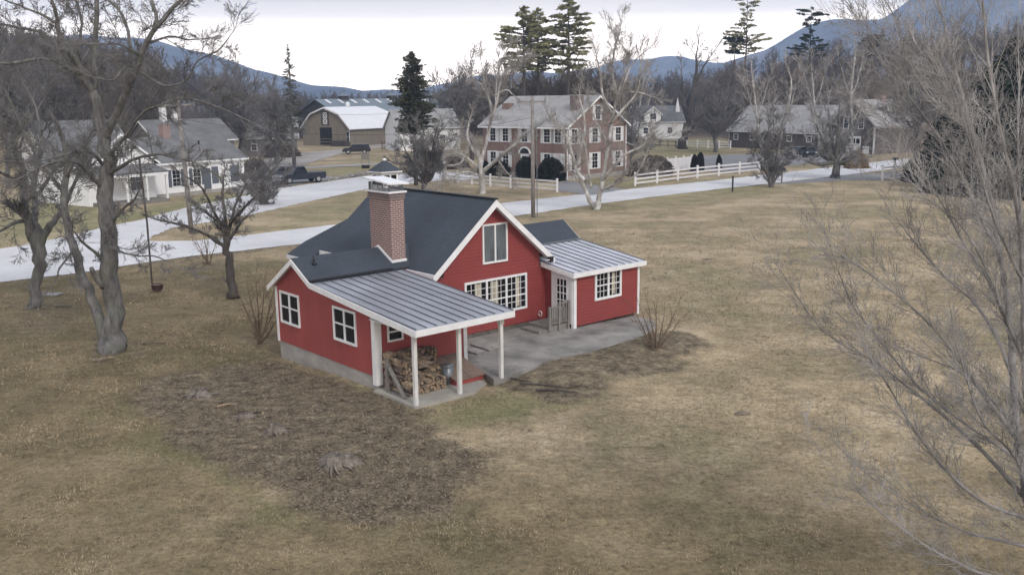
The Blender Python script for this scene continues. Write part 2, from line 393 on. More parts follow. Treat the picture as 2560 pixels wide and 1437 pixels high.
    bot = smooth((25-np.hypot(X*.6, Y)-1.5*wob(X*.4, Y*.4))/9)*.85  # foreground part: vignette darkening put into the lawn colour
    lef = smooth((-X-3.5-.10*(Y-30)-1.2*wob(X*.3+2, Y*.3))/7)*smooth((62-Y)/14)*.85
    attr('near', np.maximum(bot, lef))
    attr('forest', smooth((np.hypot(X, Y)-190+18*wob(X*.04, Y*.04))/50))
    tag(o, kind='structure'); return o
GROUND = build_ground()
def sheet(name, poly, m, z=.004, thick=0):
    """flat sheet from world points (triangulated by bmesh)"""
    import bmesh
    bm = bmesh.new(); vv = [bm.verts.new((p[0], p[1], z)) for p in poly]; f = bm.faces.new(vv)
    bmesh.ops.triangulate(bm, faces=[f]); bmesh.ops.recalc_face_normals(bm, faces=bm.faces)
    if sum(f.normal.z for f in bm.faces) < 0: bmesh.ops.reverse_faces(bm, faces=bm.faces)
    me = bpy.data.meshes.new(name); bm.to_mesh(me); bm.free(); me.materials.append(m)
    o = bpy.data.objects.new(name, me); COL.objects.link(o); tag(o, kind='structure'); return o
def smoothpoly(P, it=2, closed=True):
    for _ in range(it):
        Q = []
        for i in range(len(P)):
            a, b = P[i], P[(i+1) % len(P)]
            Q += [a*.75+b*.25, a*.25+b*.75]
        P = Q
    return P
def raggedy(P, amp, seed):
    rn = random.Random(seed); out = []
    for i in range(len(P)):
        a, b = P[i], P[(i+1) % len(P)]; L = (b-a).length; n = max(1, min(30, int(L/1.2)))
        for k in range(n):
            p = a.lerp(b, k/n); q = amp*(1+p.y/80); out.append(V((p.x+rn.uniform(-q, q), p.y+rn.uniform(-q, q), 0)))
    return out
# main road: from the left edge, past the red house, away to the right
left_low = [(-500, 770), (-200, 732), (0, 705), (200, 682), (330, 661), (480, 640), (600, 627), (760, 609), (850, 596), (1000, 576), (1330, 534), (1500, 509), (1650, 490), (1800, 472), (1950, 456), (2100, 439), (2200, 427), (2285, 414), (2700, 370)]
left_up = [(2700, 372), (2285, 393), (2100, 403), (1900, 423), (1790, 438), (1600, 468), (1480, 482), (1330, 500), (1150, 518), (1000, 538), (850, 560), (700, 578), (560, 594), (480, 602), (420, 604), (392, 598), (380, 590), (388, 580), (430, 570), (520, 556), (620, 538), (700, 520), (800, 498), (920, 472), (1000, 462), (1100, 452), (1200, 448), (1200, 438), (1080, 428), (930, 438), (840, 451), (700, 471), (600, 492), (480, 516), (350, 550), (240, 573), (120, 600), (0, 622), (-200, 650), (-500, 690)]
main_up = [(-500, 690), (-200, 650), (0, 622), (120, 604), (250, 594), (392, 603), (480, 602), (560, 594), (700, 578), (850, 560), (1000, 538), (1150, 518), (1330, 500), (1480, 483), (1600, 470), (1700, 460), (1790, 451), (1900, 438), (2000, 427), (2100, 416), (2200, 404), (2285, 395), (2700, 352)]
br_low = [(190, 606), (300, 608), (372, 600), (384, 590), (430, 570), (520, 556), (620, 538), (700, 520), (800, 498), (920, 472), (1000, 462), (1100, 452), (1200, 448)]
br_up = [(60, 612), (140, 597), (240, 573), (350, 550), (480, 516), (600, 492), (700, 471), (840, 451), (930, 438), (1080, 428), (1200, 436)]
def resample(L, n):
    P = [gp(*p) for p in L]; P = [P[0]]+[P[i] for i in range(1, len(P))]
    c = [0]
    for a, b in zip(P, P[1:]): c.append(c[-1]+math.sqrt((b-a).length))
    out = []
    for k in range(n):
        t = c[-1]*k/(n-1); i = min(len(P)-2, max(0, int(np.searchsorted(c, t)-1))); out.append(P[i].lerp(P[i+1], (t-c[i])/(c[i+1]-c[i])))
    return out
def strip(name, lo_, up_, m, z, seed, n=150):
    rn = random.Random(seed); A_, B_ = resample(lo_, n), resample(up_, n); vs = []; k = 5
    for a, b in zip(A_, B_):
        j = .10+a.y*.0012; a = a+V((rn.uniform(-j, j), rn.uniform(-j, j), 0))*.6; b = b+V((rn.uniform(-j, j), rn.uniform(-j, j), 0))*.6
        for q in range(k+1): p = a.lerp(b, q/k); vs.append((p.x, p.y, z))
    fs = [(i*(k+1)+q, (i+1)*(k+1)+q, (i+1)*(k+1)+q+1, i*(k+1)+q+1) for i in range(n-1) for q in range(k)]
    return tag(MB().add(vs, fs).build(name, m), kind='structure')
strip('road', left_low, main_up, M['road'], .004, 1)
strip('road', br_low, br_up, M['road'], .010, 2)
sheet('driveway', raggedy(pxpoly([(1395, 478), (1385, 462), (1415, 452), (1480, 462), (1560, 474), (1480, 488)]), .05, 2), M['drive'], .014)
sheet('side_drive', raggedy(pxpoly([(1727, 424), (1727, 392), (1800, 388), (1890, 384), (2080, 383), (2130, 392), (2060, 405), (1900, 423), (1790, 430)]), .05, 3), M['drive'], .008)
sheet('side_road', raggedy(pxpoly([(1900, 463), (2080, 442), (2140, 436), (2262, 432), (2600, 426), (2600, 440), (2262, 448), (2100, 452), (2000, 458)]), .05, 8), M['drive'], .014)
sheet('gravel_drive', raggedy(pxpoly([(560, 425), (640, 402), (740, 385), (860, 372), (905, 362), (985, 352), (1000, 360), (930, 372), (860, 382), (790, 402), (755, 414), (680, 424), (600, 440)]), .08, 4), M['gravel'], .008)
sheet('gravel_path', raggedy(pxpoly([(700, 419), (800, 414), (930, 408), (1000, 403), (1000, 407), (930, 413), (800, 420), (700, 424)]), .05, 5), M['gravel'], .012)
sheet('parking_strip', raggedy(pxpoly([(560, 470), (600, 450), (700, 444), (830, 440), (835, 449), (760, 458), (700, 468), (600, 488)]), .06, 6), M['drive'], .008)
# ------------------------------------------------------------------ windows and doors
def window(par, O, R, n, w, h, cols=1, rows=1, units=1, fw=.07, frame='white', glass='glass', rail=True, sill=True, shutters=None, sw=.35, curtain=None, split=None, arch=False, depth=.05):
    """O bottom-left corner, R unit right, n outward normal. window > pane / curtain ; shutters"""
    O, R, n = V(O), V(R).normalized(), V(n).normalized(); U = V((0, 0, 1))
    m = MB()
    m.obox(O, R, U, n, -fw, 0, -fw, h+fw, .003, depth); m.obox(O, R, U, n, w, w+fw, -fw, h+fw, .003, depth)
    m.obox(O, R, U, n, 0, w, h, h+fw, .003, depth); m.obox(O, R, U, n, 0, w, -fw, 0, .003, depth*1.3 if sill else depth)
    uw = w/units; mb = min(.018, w*.02)
    for u in range(units):
        x0 = u*uw
        if u: m.obox(O, R, U, n, x0-fw*.5, x0+fw*.5, 0, h, .003, depth)
        a0, a1 = x0+(fw*.5 if u else 0), x0+uw-(fw*.5 if u < units-1 else 0)
        if rail:
            ry = h*(split or .5); m.obox(O, R, U, n, a0, a1, ry-.025, ry+.025, .004, depth*.8)
        for c in range(1, cols):
            x = a0+(a1-a0)*c/cols; m.obox(O, R, U, n, x-mb/2, x+mb/2, 0, h, .005, depth*.6)
        for r in range(1, rows):
            z = h*r/rows
            if rail and abs(z-h*(split or .5)) < .06: continue
            m.obox(O, R, U, n, a0, a1, z-mb/2, z+mb/2, .0055, depth*.58)
    f = m.build('window', M[frame], par)
    MB().obox(O, R, U, n, 0, w, 0, h, .002, .012).build('pane', M[glass], f)
    if curtain:
        for a, b2 in curtain: MB().obox(O, R, U, n, w*a, w*b2, h*.04, h*.96, .0125, .016).build('curtain', M['curtain'], f)
    if arch:
        mm = MB(); c = O+R*w/2+U*(h+fw); k = 10; rr = w/2+fw
        pts = [c+R*math.cos(math.pi*i/k)*rr+U*math.sin(math.pi*i/k)*rr+n*.003 for i in range(k+1)]
        mm.prism(pts, n*.05); mm.build('fanlight', M[frame], f)
    if shutters:
        for sgn in (0, 1):
            x0 = -fw-sw-.01 if sgn == 0 else w+fw+.01
            s = MB().obox(O, R, U, n, x0, x0+sw, -fw, h+fw, .003, .035)
            for k in range(9):
                z = h*(k+.5)/9; s.obox(O, R, U, n, x0+.04, x0+sw-.04, z-.02, z+.02, .035, .05)
            s.build('shutter', M[shutters], par)
    return f
# ------------------------------------------------------------------ the red house
def red_house():
    h = empty('red_house', (HX0, HY0, 0), HY)
    tag(h, 'red clapboard cottage with slate grey roofs, tall brick chimney and open porch', 'house')
    # foundations
    f = MB().box(0.03, 3.6, .02, 2.6, -.3, .40).box(.03, 4.6, 2.6, 6.5, -.5, .40)
    f.build('foundation', M['conc'], h)
    f = MB().box(4.27, 9.27, 2.46, 10.1, -.2, .36); f.build('foundation', M['field'], h)
    MB().box(9.75, 13.3, .95, 7.0, -.1, .2).build('foundation', M['field'], h)
    # walls
    A = [(0, 0, .4), (0, 0, 2.53), (0, 2.6, 2.78), (0, 2.6, .4)]
    MB().prism([V(p) for p in A], (3.64, 0, 0)).build('wall', M['red_flat'], h)
    B = [(0, 2.6, .4), (0, 2.6, 2.78), (0, 3.66, 2.88), (0, 4.865, 3.54), (0, 6.53, 2.48), (0, 6.53, .4)]
    MB().prism([V(p) for p in B], (4.22, 0, 0)).build('wall', M['red_flat'], h)
    Mn = [(4.24, 2.42, .36), (9.3, 2.42, .36), (9.3, 2.42, 3.12), (6.77, 2.42, 5.27), (4.24, 2.42, 3.12)]
    MB().prism([V(p) for p in Mn], (0, 7.5, 0)).build('wall', M['red'], h)
    An = [(9.6, .79, .26), (9.6, .79, 2.30), (9.6, 4.35, 2.78), (9.6, 5.44, 3.56), (9.6, 7.1, 2.5), (9.6, 7.1, .26)]
    MB().prism([V(p) for p in An], (3.75, 0, 0)).build('wall', M['red'], h)
    MB().box(9.3, 9.6, 2.42, 7.0, .26, 2.5).build('wall', M['red'], h)
    # rear shed bay on the far left
    Sh = [(3.8, 9.95, .1), (3.8, 9.95, 2.6), (5.0, 9.95, 2.9), (5.0, 9.95, .1)]
    MB().prism([V(p) for p in Sh], (0, 1.2, 0)).build('wall', M['red'], h)
    # ---- shingle roofs
    def slab(name, quad, t, m, par=h):
        quad = [V(p) for p in quad]; n = (quad[1]-quad[0]).cross(quad[2]-quad[1]).normalized()
        if n.z < 0: n = -n
        return MB().prism(quad, -n*t).build(name, m, par)
    sh, T = M['shingle'], .10
    yb = 10.02
    slab('roof', [(6.77, 2.02, 5.39), (3.85, 2.02, 2.91), (3.85, yb, 2.91), (6.77, yb, 5.39)], T, sh)
    slab('roof', [(6.772, 2.02, 5.392), (9.69, 2.02, 2.91), (9.69, yb, 2.91), (6.772, yb, 5.392)], T, sh)
    rp = lambda x, y: V((x, y, 2.91+.8493*(x-3.85)))
    MB().prism([rp(5.25, 10.021), rp(3.42, 10.021), rp(3.42, 12.12), rp(3.6, 12.0), rp(4.05, 11.65)], (0, 0, -.12)).build('roof', sh, h)
    MB().beam((6.77, 2.0, 5.40), (6.77, yb, 5.40), .2, .05).build('ridge_cap', M['edge'], h)
    # wing shingles
    slab('roof', [(-.19, 4.865, 3.66), (-.19, 3.66, 3.0), (3.9, 3.66, 3.0), (5.0, 4.865, 3.66)], T, sh)
    slab('roof', [(-.19, 4.867, 3.661), (-.19, 6.77, 2.45), (4.0, 6.77, 2.45), (5.2, 4.867, 3.661)], T, sh)
    # annex shingles
    slab('roof', [(13.55, 5.44, 3.705), (13.55, 4.35, 2.92), (9.3, 4.35, 2.92), (9.0, 5.44, 3.705)], T, sh)
    slab('roof', [(13.55, 5.442, 3.706), (13.55, 7.4, 2.4), (9.3, 7.4, 2.4), (9.0, 5.442, 3.706)], T, sh)
    # ---- standing seam roofs (panel > seams)
    def seamed(quad_fn, x0, x1, ya, za, ybk, zbk, m, n, par=h):
        o = slab('metal_roof', [(x0, ybk, zbk), (x0, ya, za), (x1, ya, za), (x1, ybk, zbk)], .06, m)
        mm = MB(); s = (zbk-za)/(ybk-ya)
        for i in range(n+1):
            x = x0+.02+(x1-x0-.04)*i/n
            mm.beam((x, ya+.01, za+.02+s*.01), (x, ybk-.02, zbk+.02-s*.02), .018, .028)
        mm.build('seam', M['seam'] if 'seam' in M else M['edge'], o)
        return o
    M['seam'] = mat('roof_seam', (.11, .12, .145), .5, .2, 2)
    seamed(None, -.19, 3.61, -2.54, 2.417, 3.66, 2.93, M['metal_l'], 10)
    seamed(None, 9.40, 13.55, .60, 2.43, 4.35, 2.92, M['metal_r'], 10)
    # flashing along metal/shingle joints
    MB().beam((-.19, 3.66, 3.03), (3.2, 3.66, 3.03), .10, .05).build('flashing', M['edge'], h)
    MB().beam((9.7, 4.35, 2.95), (13.55, 4.35, 2.95), .12, .05).build('flashing', M['galv'], h)
    # ---- white trim
    def board(name, pts, depth_vec, drop):
        """rake/fascia: follows pts, hangs by drop, thickness depth_vec"""
        m = MB()
        for a, b in zip(pts, pts[1:]):
            a, b = V(a), V(b); m.prism([a, b, b-V((0, 0, drop)), a-V((0, 0, drop))], depth_vec)
        return m.build(name, M['white'], h)
    zt = .035
    board('rake_trim', [(3.83, 2.019, 2.91-zt), (6.77, 2.019, 5.39-zt), (9.71, 2.019, 2.91-zt)], (0, -.04, 0), .26)
    MB().prism([V((3.95, 2.02, 2.86)), V((6.77, 2.02, 5.25)), V((6.77, 2.42, 5.25)), V((3.95, 2.42, 2.86))], (0, 0, -.03)).build('soffit', M['white'], h)
    MB().prism([V((9.59, 2.02, 2.86)), V((6.77, 2.02, 5.25)), V((6.77, 2.42, 5.25)), V((9.59, 2.42, 2.86))], (0, 0, -.03)).build('soffit', M['white'], h)
    board('fascia', [(3.848, 1.98, 2.915), (3.848, 3.95, 2.915)], (-.05, 0, 0), .2)
    board('fascia', [(3.848, 8.3, 2.90), (3.848, 10.02, 2.90)], (-.04, 0, 0), .17)
    board('fascia', [(3.418, 10.02, 2.53), (3.418, 12.12, 2.53)], (-.04, 0, 0), .18)
    board('fascia', [(9.692, 1.98, 2.90), (9.692, 4.2, 2.90)], (.04, 0, 0), .16)
    board('rake_trim', [(-.191, 6.79, 2.45-zt), (-.191, 4.866, 3.66-zt), (-.191, 3.66, 3.0-zt), (-.191, -2.56, 2.417-zt)], (-.04, 0, 0), .19)
    MB().prism([V((-.19, 6.7, 2.40)), V((-.19, 4.866, 3.55)), V((0, 4.866, 3.55)), V((0, 6.7, 2.40))], (0, 0, -.03)).build('soffit', M['white'], h)
    board('fascia', [(-.23, -2.541, 2.40), (3.62, -2.541, 2.40)], (0, -.04, 0), .19)
    board('fascia', [(3.612, -2.54, 2.40), (3.612, 1.9, 2.76)], (.035, 0, 0), .10)
    board('fascia', [(9.37, .599, 2.415), (13.58, .599, 2.415)], (0, -.04, 0), .17)
    board('rake_trim', [(9.399, .58, 2.43-.02), (9.399, 2.42, 2.67-.02)], (-.035, 0, 0), .17)
    board('rake_trim', [(13.551, .58, 2.43-.02), (13.551, 4.35, 2.92-.02), (13.551, 5.44, 3.70-.02), (13.551, 7.4, 2.4)], (.035, 0, 0), .17)
    MB().box(-.19, 3.60, -2.5, 0, 2.30, 2.325).build('porch_ceiling', M['white'], h)
    def cb(x0, x1, y0, y1, z0, z1): MB().box(x0, x1, y0, y1, z0, z1).build('corner_board', M['white'], h)
    cb(-.03, .10, -.045, .16, .12, 2.50)
    cb(.10, .22, -.045, -.001, .12, 2.50)
    cb(-.03, .10, 6.43, 6.56, .38, 2.44)
    cb(3.52, 3.67, -.03, .12, .2, 2.45)
    cb(9.57, 9.72, .757, .789, .14, 2.28); cb(9.565, 9.599, .789, .90, .14, 2.28)
    cb(13.27, 13.38, .757, .789, .2, 2.28); cb(13.351, 13.38, .789, .9, .2, 2.28)
    # porch posts and beam
    for x, z0 in ((-.03, -.05), (1.64, -.05), (3.34, .16)):
        p = MB().box(x-.06, x+.06, -2.25, -2.13, z0, 2.26)
        p.box(x-.085, x+.085, -2.275, -2.105, 1.95 if x > 3 else 2.14, 2.262)
        p.build('porch_post', M['post'], h, bevel=.006)
    MB().box(-.16, 3.55, -2.27, -2.11, 2.262, 2.34).build('porch_beam', M['white'], h)
    # windows
    Ym = 2.42
    def side(y1, y0, z0, z1, **k): window(h, (0, y1, z0), (0, -1, 0), (-1, 0, 0), y1-y0, z1-z0, **k)
    side(6.13, 4.87, 1.22, 2.24, units=2, fw=.075, split=.52)
    side(2.40, 1.13, 1.27, 2.27, units=2, fw=.075, split=.52)
    window(h, (.52, 0, 1.52), (1, 0, 0), (0, -1, 0), .48, .52, fw=.06)
    window(h, (5.58, Ym, 1.02), (1, 0, 0), (0, -1, 0), 2.93, 1.24, cols=4, rows=5, units=3, fw=.085, split=.4, curtain=[(.14, .24), (.40, .53), (.83, .90)])
    window(h, (6.46, Ym, 3.00), (1, 0, 0), (0, -1, 0), 1.09, 1.36, units=2, fw=.07, rail=False, glass='glass_pale')
    window(h, (10.84, .79, 1.23), (1, 0, 0), (0, -1, 0), 1.34, .96, cols=3, rows=4, units=2, fw=.10, curtain=[(.66, .80)])
    # back door of the annex
    m = MB(); O = V((9.6, 2.0, .36)); R = V((0, -1, 0)); n = V((-1, 0, 0)); U = V((0, 0, 1))
    m.obox(O, R, U, n, .14, 1.02, .03, 1.86, .003, .04)
    d = m.build('door', M['white'], h)
    MB().obox(O, R, U, n, .31, .87, .62, 1.74, .041, .048).build('pane', M['glass'], d)
    m = MB()
    for c in range(4): x = .31+.56*c/3; m.obox(O, R, U, n, x-.02, x+.02, .62, 1.74, .044, .062)
    for r in range(5): z = .62+1.12*r/4; m.obox(O, R, U, n, .29, .89, z-.018, z+.018, .0445, .060)
    m.build('muntin', M['white'], d)
    MB().tube([(9.56, 1.06, 1.28), (9.52, 1.06, 1.28)], .03, 8).build('handle', M['black'], d)
    m = MB()
    m.obox(O, R, U, n, .0, .13, 0, 1.98, .003, .05); m.obox(O, R, U, n, 1.03, 1.16, 0, 1.98, .003, .05); m.obox(O, R, U, n, .13, 1.03, 1.87, 1.98, .003, .05)
    m.build('door_frame', M['white'], h)
    # wall lamps under the gable eaves
    for x, y in ((4.34, 2.36), (9.42, 1.96)):
        m = MB().box(x-.08, x+.10, y-.12, y+.04, 2.72, 2.90).box(x-.14, x+.14, y-.16, y-.02, 2.91, 2.935)
        m.build('wall_lamp', M['black'], h)
        MB().box(x-.25, x-.09, y-.10, y-.04, 2.80, 2.84).build('lamp_arm', M['white'], h)
    # meter box and pipe on the facade
    MB().box(4.86, 5.0, 2.36, 2.418, .62, .86).build('meter_box', M['post'], h, bevel=.01)
    t = [V((9.28, 2.2+.13*math.cos(a), .98+.13*math.sin(a))) for a in np.linspace(0, 6.28, 16)]
    MB().tube([V((9.2+.0*i, 2.28+.10*math.cos(a), .62+.10*math.sin(a))) for i, a in enumerate(np.linspace(0, 6.1, 14))], .022, 6).build('hose_coil', M['post'], h, True)
    # chimney
    x0, x1, y0, y1 = 3.42, 4.02, 4.0, 5.38
    c = MB().box(x0, x1, y0, y1, 2.5, 5.62).build('chimney', M['brick'], h)
    MB().box(x0-.04, x1+.04, y0-.04, y1+.04, 5.48, 5.70).build('corbel', M['brick_g'], c)
    MB().box(x0-.09, x1+.09, y0-.09, y1+.09, 5.70, 5.765).build('chimney_crown', M['white'], c)
    m = MB()
    for ix in range(9):
        x = x0+.02+(x1-x0-.04)*ix/8
        for y in (y0+.02, y1-.02): m.box(x-.007, x+.007, y-.007, y+.007, 5.76, 6.06)
    for iy in range(17):
        y = y0+.02+(y1-y0-.04)*iy/16
        for x in (x0+.02, x1-.02): m.box(x-.007, x+.007, y-.007, y+.007, 5.76, 6.06)
    for x in (x0+.02, x1-.02):
        for y in (y0+.02, y1-.02): m.box(x-.025, x+.025, y-.025, y+.025, 5.765, 6.06)
    for z in (5.86, 5.96): m.box(x0+.012, x1-.012, y0+.012, y0+.026, z, z+.012).box(x0+.012, x0+.026, y0, y1, z, z+.012)
    m.build('spark_screen', M['galv'], c)
    pk = [(x0-.13, y0-.13), (x1+.13, y0-.13), (x1+.13, y1+.13), (x0-.13, y1+.13)]
    m = MB().hexa([(x0-.16, y0-.16, 6.03), (x1+.16, y0-.16, 6.00), (x1+.16, y1+.16, 6.16), (x0-.16, y1+.16, 6.19), (x0-.16, y0-.16, 6.08), (x1+.16, y0-.16, 6.05), (x1+.16, y1+.16, 6.21), (x0-.16, y1+.16, 6.24)])
    m.build('chimney_lid', M['white'], c)
    m = MB().add([(x0-.03, y0-.03, 3.14), (x0-.03, y0+.86, 3.60), (x0-.03, y1-.4, 3.62), (x0-.03, y1-.4, 3.70), (x0-.03, y0+.86, 3.70), (x0-.03, y0-.03, 3.24)], [(0, 1, 4, 5), (1, 2, 3, 4)])
    m = MB().beam((x0-.03, y0-.04, 3.21), (x0-.03, 4.87, 3.69), .04, .09).beam((x0-.03, 4.87, 3.69), (x0-.03, y1+.03, 3.40), .04, .09).beam((x0-.03, y0-.03, 3.21), (x1+.02, y0-.03, 3.22), .04, .09)
    m.build('step_flashing', M['white'], c)
    # cupola on the ridge
    cy, w = 9.35, .40
    k = MB().box(6.77-w, 6.77+w, cy-w, cy+w, 5.0, 6.02).build('cupola', M['white'], h)
    m = MB()
    for zz in (5.50,):
        m.box(6.77-w-.012, 6.77-w-.002, cy-w+.10, cy-.04, zz, 5.90).box(6.77-w-.012, 6.77-w-.002, cy+.04, cy+w-.10, zz, 5.90)
        m.box(6.77-w+.10, 6.77-.04, cy-w-.012, cy-w-.002, zz, 5.90).box(6.77+.04, 6.77+w-.10, cy-w-.012, cy-w-.002, zz, 5.90)
    m.build('window', M['glass'], k)
    e = w+.14
    MB().box(6.77-e, 6.77+e, cy-e, cy+e, 6.02, 6.06).build('cupola_eave', M['white'], k)
    MB().add([(6.77-e, cy-e, 6.06), (6.77+e, cy-e, 6.06), (6.77+e, cy+e, 6.06), (6.77-e, cy+e, 6.06), (6.77, cy, 6.54)], [(0, 1, 4), (1, 2, 4), (2, 3, 4), (3, 0, 4), (3, 2, 1, 0)]).build('cupola_roof', sh, k)
    MB().tube([(6.77, cy, 6.49), (6.77, cy, 6.56), (6.77, cy, 6.59)], [.09, .08, .03], 10).build('finial', M['white'], k, True)
    # roof vent pipe
    MB().tube([(.46, 4.45, 3.40), (.46, 4.45, 3.72)], .035, 8).tube([(.46, 4.45, 3.42), (.46, 4.45, 3.50)], [.11, .05], 10).build('vent_pipe', M['black'], h, True)
    # porch slab
    m = MB().prism([V((-.16, -2.32, -.12)), V((2.15, -2.36, -.12)), V((2.6, -2.05, -.12)), V((2.95, -1.9, -.12)), V((3.3, 0, -.12)), V((0.02, 0, -.12)), V((-.16, -.05, -.12))], (0, 0, .14))
    m.build('porch_slab', M['slab'], h)
    # cellar hatch: frame and two sloping leaves
    m = MB().prism([V((2.02, -1.5, .02)), V((2.02, -.02, .02)), V((2.02, -.02, .55)), V((2.02, -1.5, .17))], (1.14, 0, 0))
    m.build('cellar_hatch', M['red_flat'], h)
    for a, b in ((1.97, 2.58), (2.60, 3.21)):
        MB().prism([V((a, -1.56, .175)), V((b, -1.56, .175)), V((b, -.01, .575)), V((a, -.01, .575))], (0, 0, .04)).build('cellar_door', M['wood_brown'], h)
    MB().box(2.50, 2.68, -1.0, -.94, .355, .40).build('door_pull', M['galv'], h)
    return h
house = red_house()
# patio (raised slab) with broken edge
pat = [(3.0, -2.22), (3.42, -2.22), (4.1, -2.18), (4.77, -2.13), (5.4, -1.9), (6.04, -1.72), (6.9, -1.85), (7.65, -2.0), (8.75, -1.96), (10.0, -1.85), (11.12, -1.70), (12.2, -1.2), (12.9, -.45), (12.95, .6), (9.9, .93), (9.6, 2.4), (4.3, 2.44), (3.7, 1.2), (3.66, -.02), (3.24, -.02), (3.22, -1.5)]
def wslab(name, pts, z0, z1, m):
    P = [h2w(x, y, z0) for x, y in pts]; return tag(MB().prism(P, (0, 0, z1-z0)).build(name, m), kind='structure')
wslab('patio', pat, -.2, .20, M['patio'])
def hbox(name, m, label, cat, boxes, parent=None, bevel=0, group=None):
    e = MB()
    for b in boxes: e.box(*b)
    o = e.build(name, m, None, bevel=bevel); o.location = (HX0, HY0, 0); o.rotation_euler = (0, 0, HY); tag(o, label, cat, group); return o
def hslabs():
    for i, (x, y, a, w, l, lab) in enumerate([(4.55, .95, .15, .45, 1.1, 'narrow pale stone slab lying beside the white wing corner'), (5.35, 1.0, .12, .75, 1.05, 'wide grey stone slab propped against the cottage wall')]):
        rn = random.Random(i); P = [V((-w/2, -l/2, 0)), V((w/2, -l/2+.05, 0)), V((w/2-.03, l/2, 0)), V((-w/2+.04, l/2-.04, 0))]
        o = MB().prism(P, (0, 0, .07)).build('stone_slab', M['stone'], bevel=.01); c = h2w(x, y, .24)
        o.location = c; o.rotation_euler = (.06, -.05, HY+a); tag(o, lab, 'stone slab', 'stone slabs by the cottage wall')
hslabs()
# back steps and wooden railing at the annex door
st = empty('door_steps', (HX0, HY0, 0), HY); tag(st, 'weathered wooden landing and railing below the white back door', 'steps')
MB().box(8.45, 9.55, 1.0, 2.15, .19, .42).build('landing', M['wood_grey'], st)
MB().box(8.0, 8.44, 1.05, 2.1, .19, .30).build('step', M['wood_grey'], st)
for (x, y, z0, z1) in ((8.52, 1.02, .2, 1.18), (9.46, .96, .2, 1.32), (8.98, .98, .2, 1.3)):
    MB().box(x-.045, x+.045, y-.045, y+.045, z0, z1).build('rail_post', M['wood_grey'], st)
for (xa, xb, zr) in ((8.56, 8.94, 1.10), (9.02, 9.42, 1.24)):
    m = MB().box(xa, xb, .94, 1.02, zr, zr+.06).box(xa, xb, .96, 1.0, .50, .54)
    k = 4
    for i in range(k): x = xa+(xb-xa)*(i+.5)/k; m.box(x-.02, x+.02, .965, .995, .54, zr)
    m.build('railing', M['wood_grey'], st)
# ------------------------------------------------------------------ firewood under the porch
def log_mesh(seed, L=.42):
    rn = random.Random(seed); k = rn.choice([3, 4, 4, 8]); r = rn.uniform(.045, .068)
    a0 = rn.uniform(0, 6); P = [V((math.cos(a0+6.283*i/k)*r*rn.uniform(.8, 1.15), -L/2, math.sin(a0+6.283*i/k)*r*rn.uniform(.8, 1.15))) for i in range(k)]
    m = MB().prism(P, (0, L, 0)); me = bpy.data.meshes.new('firewood_log'); me.from_pydata(m.v, [], m.f)
    me.materials.append(M['log_end'] if seed % 2 else M['log_end2']); return me
def firewood():
    rn = random.Random(4); LM = [log_mesh(i) for i in range(14)]
    def put(x, y, z, rz=0, tilt=0, s=1):
        o = bpy.data.objects.new('firewood_log', rn.choice(LM)); COL.objects.link(o)
        o.location = h2w(x, y, z); o.rotation_euler = (tilt, rn.uniform(0, 6.28), HY+rz); o.scale = (s, s, s)
        tag(o, 'split firewood log in the woodpile under the porch roof', 'firewood', 'logs stacked under the porch roof')
    def row(x0, x1, y, z0, top, rot=0):
        z = z0+.06
        while z < z0+1.4:
            x = x0+rn.uniform(0, .06)
            while x < x1:
                if z < top(x): put(x, y+rn.uniform(-.03, .03), z+rn.uniform(-.02, .02), rot+rn.uniform(-.08, .08))
                x += rn.uniform(.10, .125)
            z += .098
    row(.22, 1.95, -.32, .02, lambda x: 1.18-.10*max(0, x-1.2)+.05*math.sin(x*7))
    row(.22, 1.95, -.80, .02, lambda x: 1.08-.50*smooth((x-.65)/.35)+.04*math.sin(x*9))
    row(.25, 1.70, -1.24, .02, lambda x: .46+.04*math.sin(x*11))
    for i in range(12): put(1.25+rn.uniform(-.25, .4), -.80+rn.uniform(-.12, .12), .66+.05*i/2, 1.5+rn.uniform(-.2, .2), rn.uniform(-.1, .1))
firewood()
rk = empty('wood_rack', (HX0, HY0, 0), HY); tag(rk, 'grey weathered board end rack bracing the firewood pile', 'rack')
MB().box(.02, .09, -.60, -.48, .02, 1.12).build('upright', M['wood_grey'], rk)
MB().beam((.06, -.56, .95), (.06, -1.45, .05), .06, .12, (1, 0, 0)).build('brace', M['wood_grey'], rk)
MB().box(.02, .10, -1.5, -.5, .022, .08).build('rail', M['wood_grey'], rk)
tc = empty('trash_can', h2w(2.02, -1.05, .02)); tag(tc, 'galvanised steel bin between the woodpile and the porch post', 'bin')
m = MB().tube([(0, 0, 0), (0, 0, .22), (0, 0, .24), (0, 0, .26), (0, 0, .58)], [.17, .19, .20, .19, .215], 18); m.build('bin_body', M['galv'], tc, True)
MB().tube([(0, 0, .58), (0, 0, .61), (0, 0, .66), (0, 0, .67)], [.23, .23, .12, .03], 18).build('bin_lid', M['galv'], tc, True)
for s in (-1, 1): MB().beam((s*.21, -.06, .42), (s*.21, .06, .42), .03, .03).build('handle', M['galv'], tc)
# small white board lying in the bed
o = MB().prism([V((-.16, -.10, 0)), V((.15, -.12, 0)), V((.17, .09, 0)), V((-.13, .11, 0))], (0, 0, .05)).build('plank', M['white'], bevel=.008)
o.location = gp(1457, 915, .02); o.rotation_euler = (.06, .05, .5); tag(o, 'small pale board lying on the bare bed by the patio', 'board')
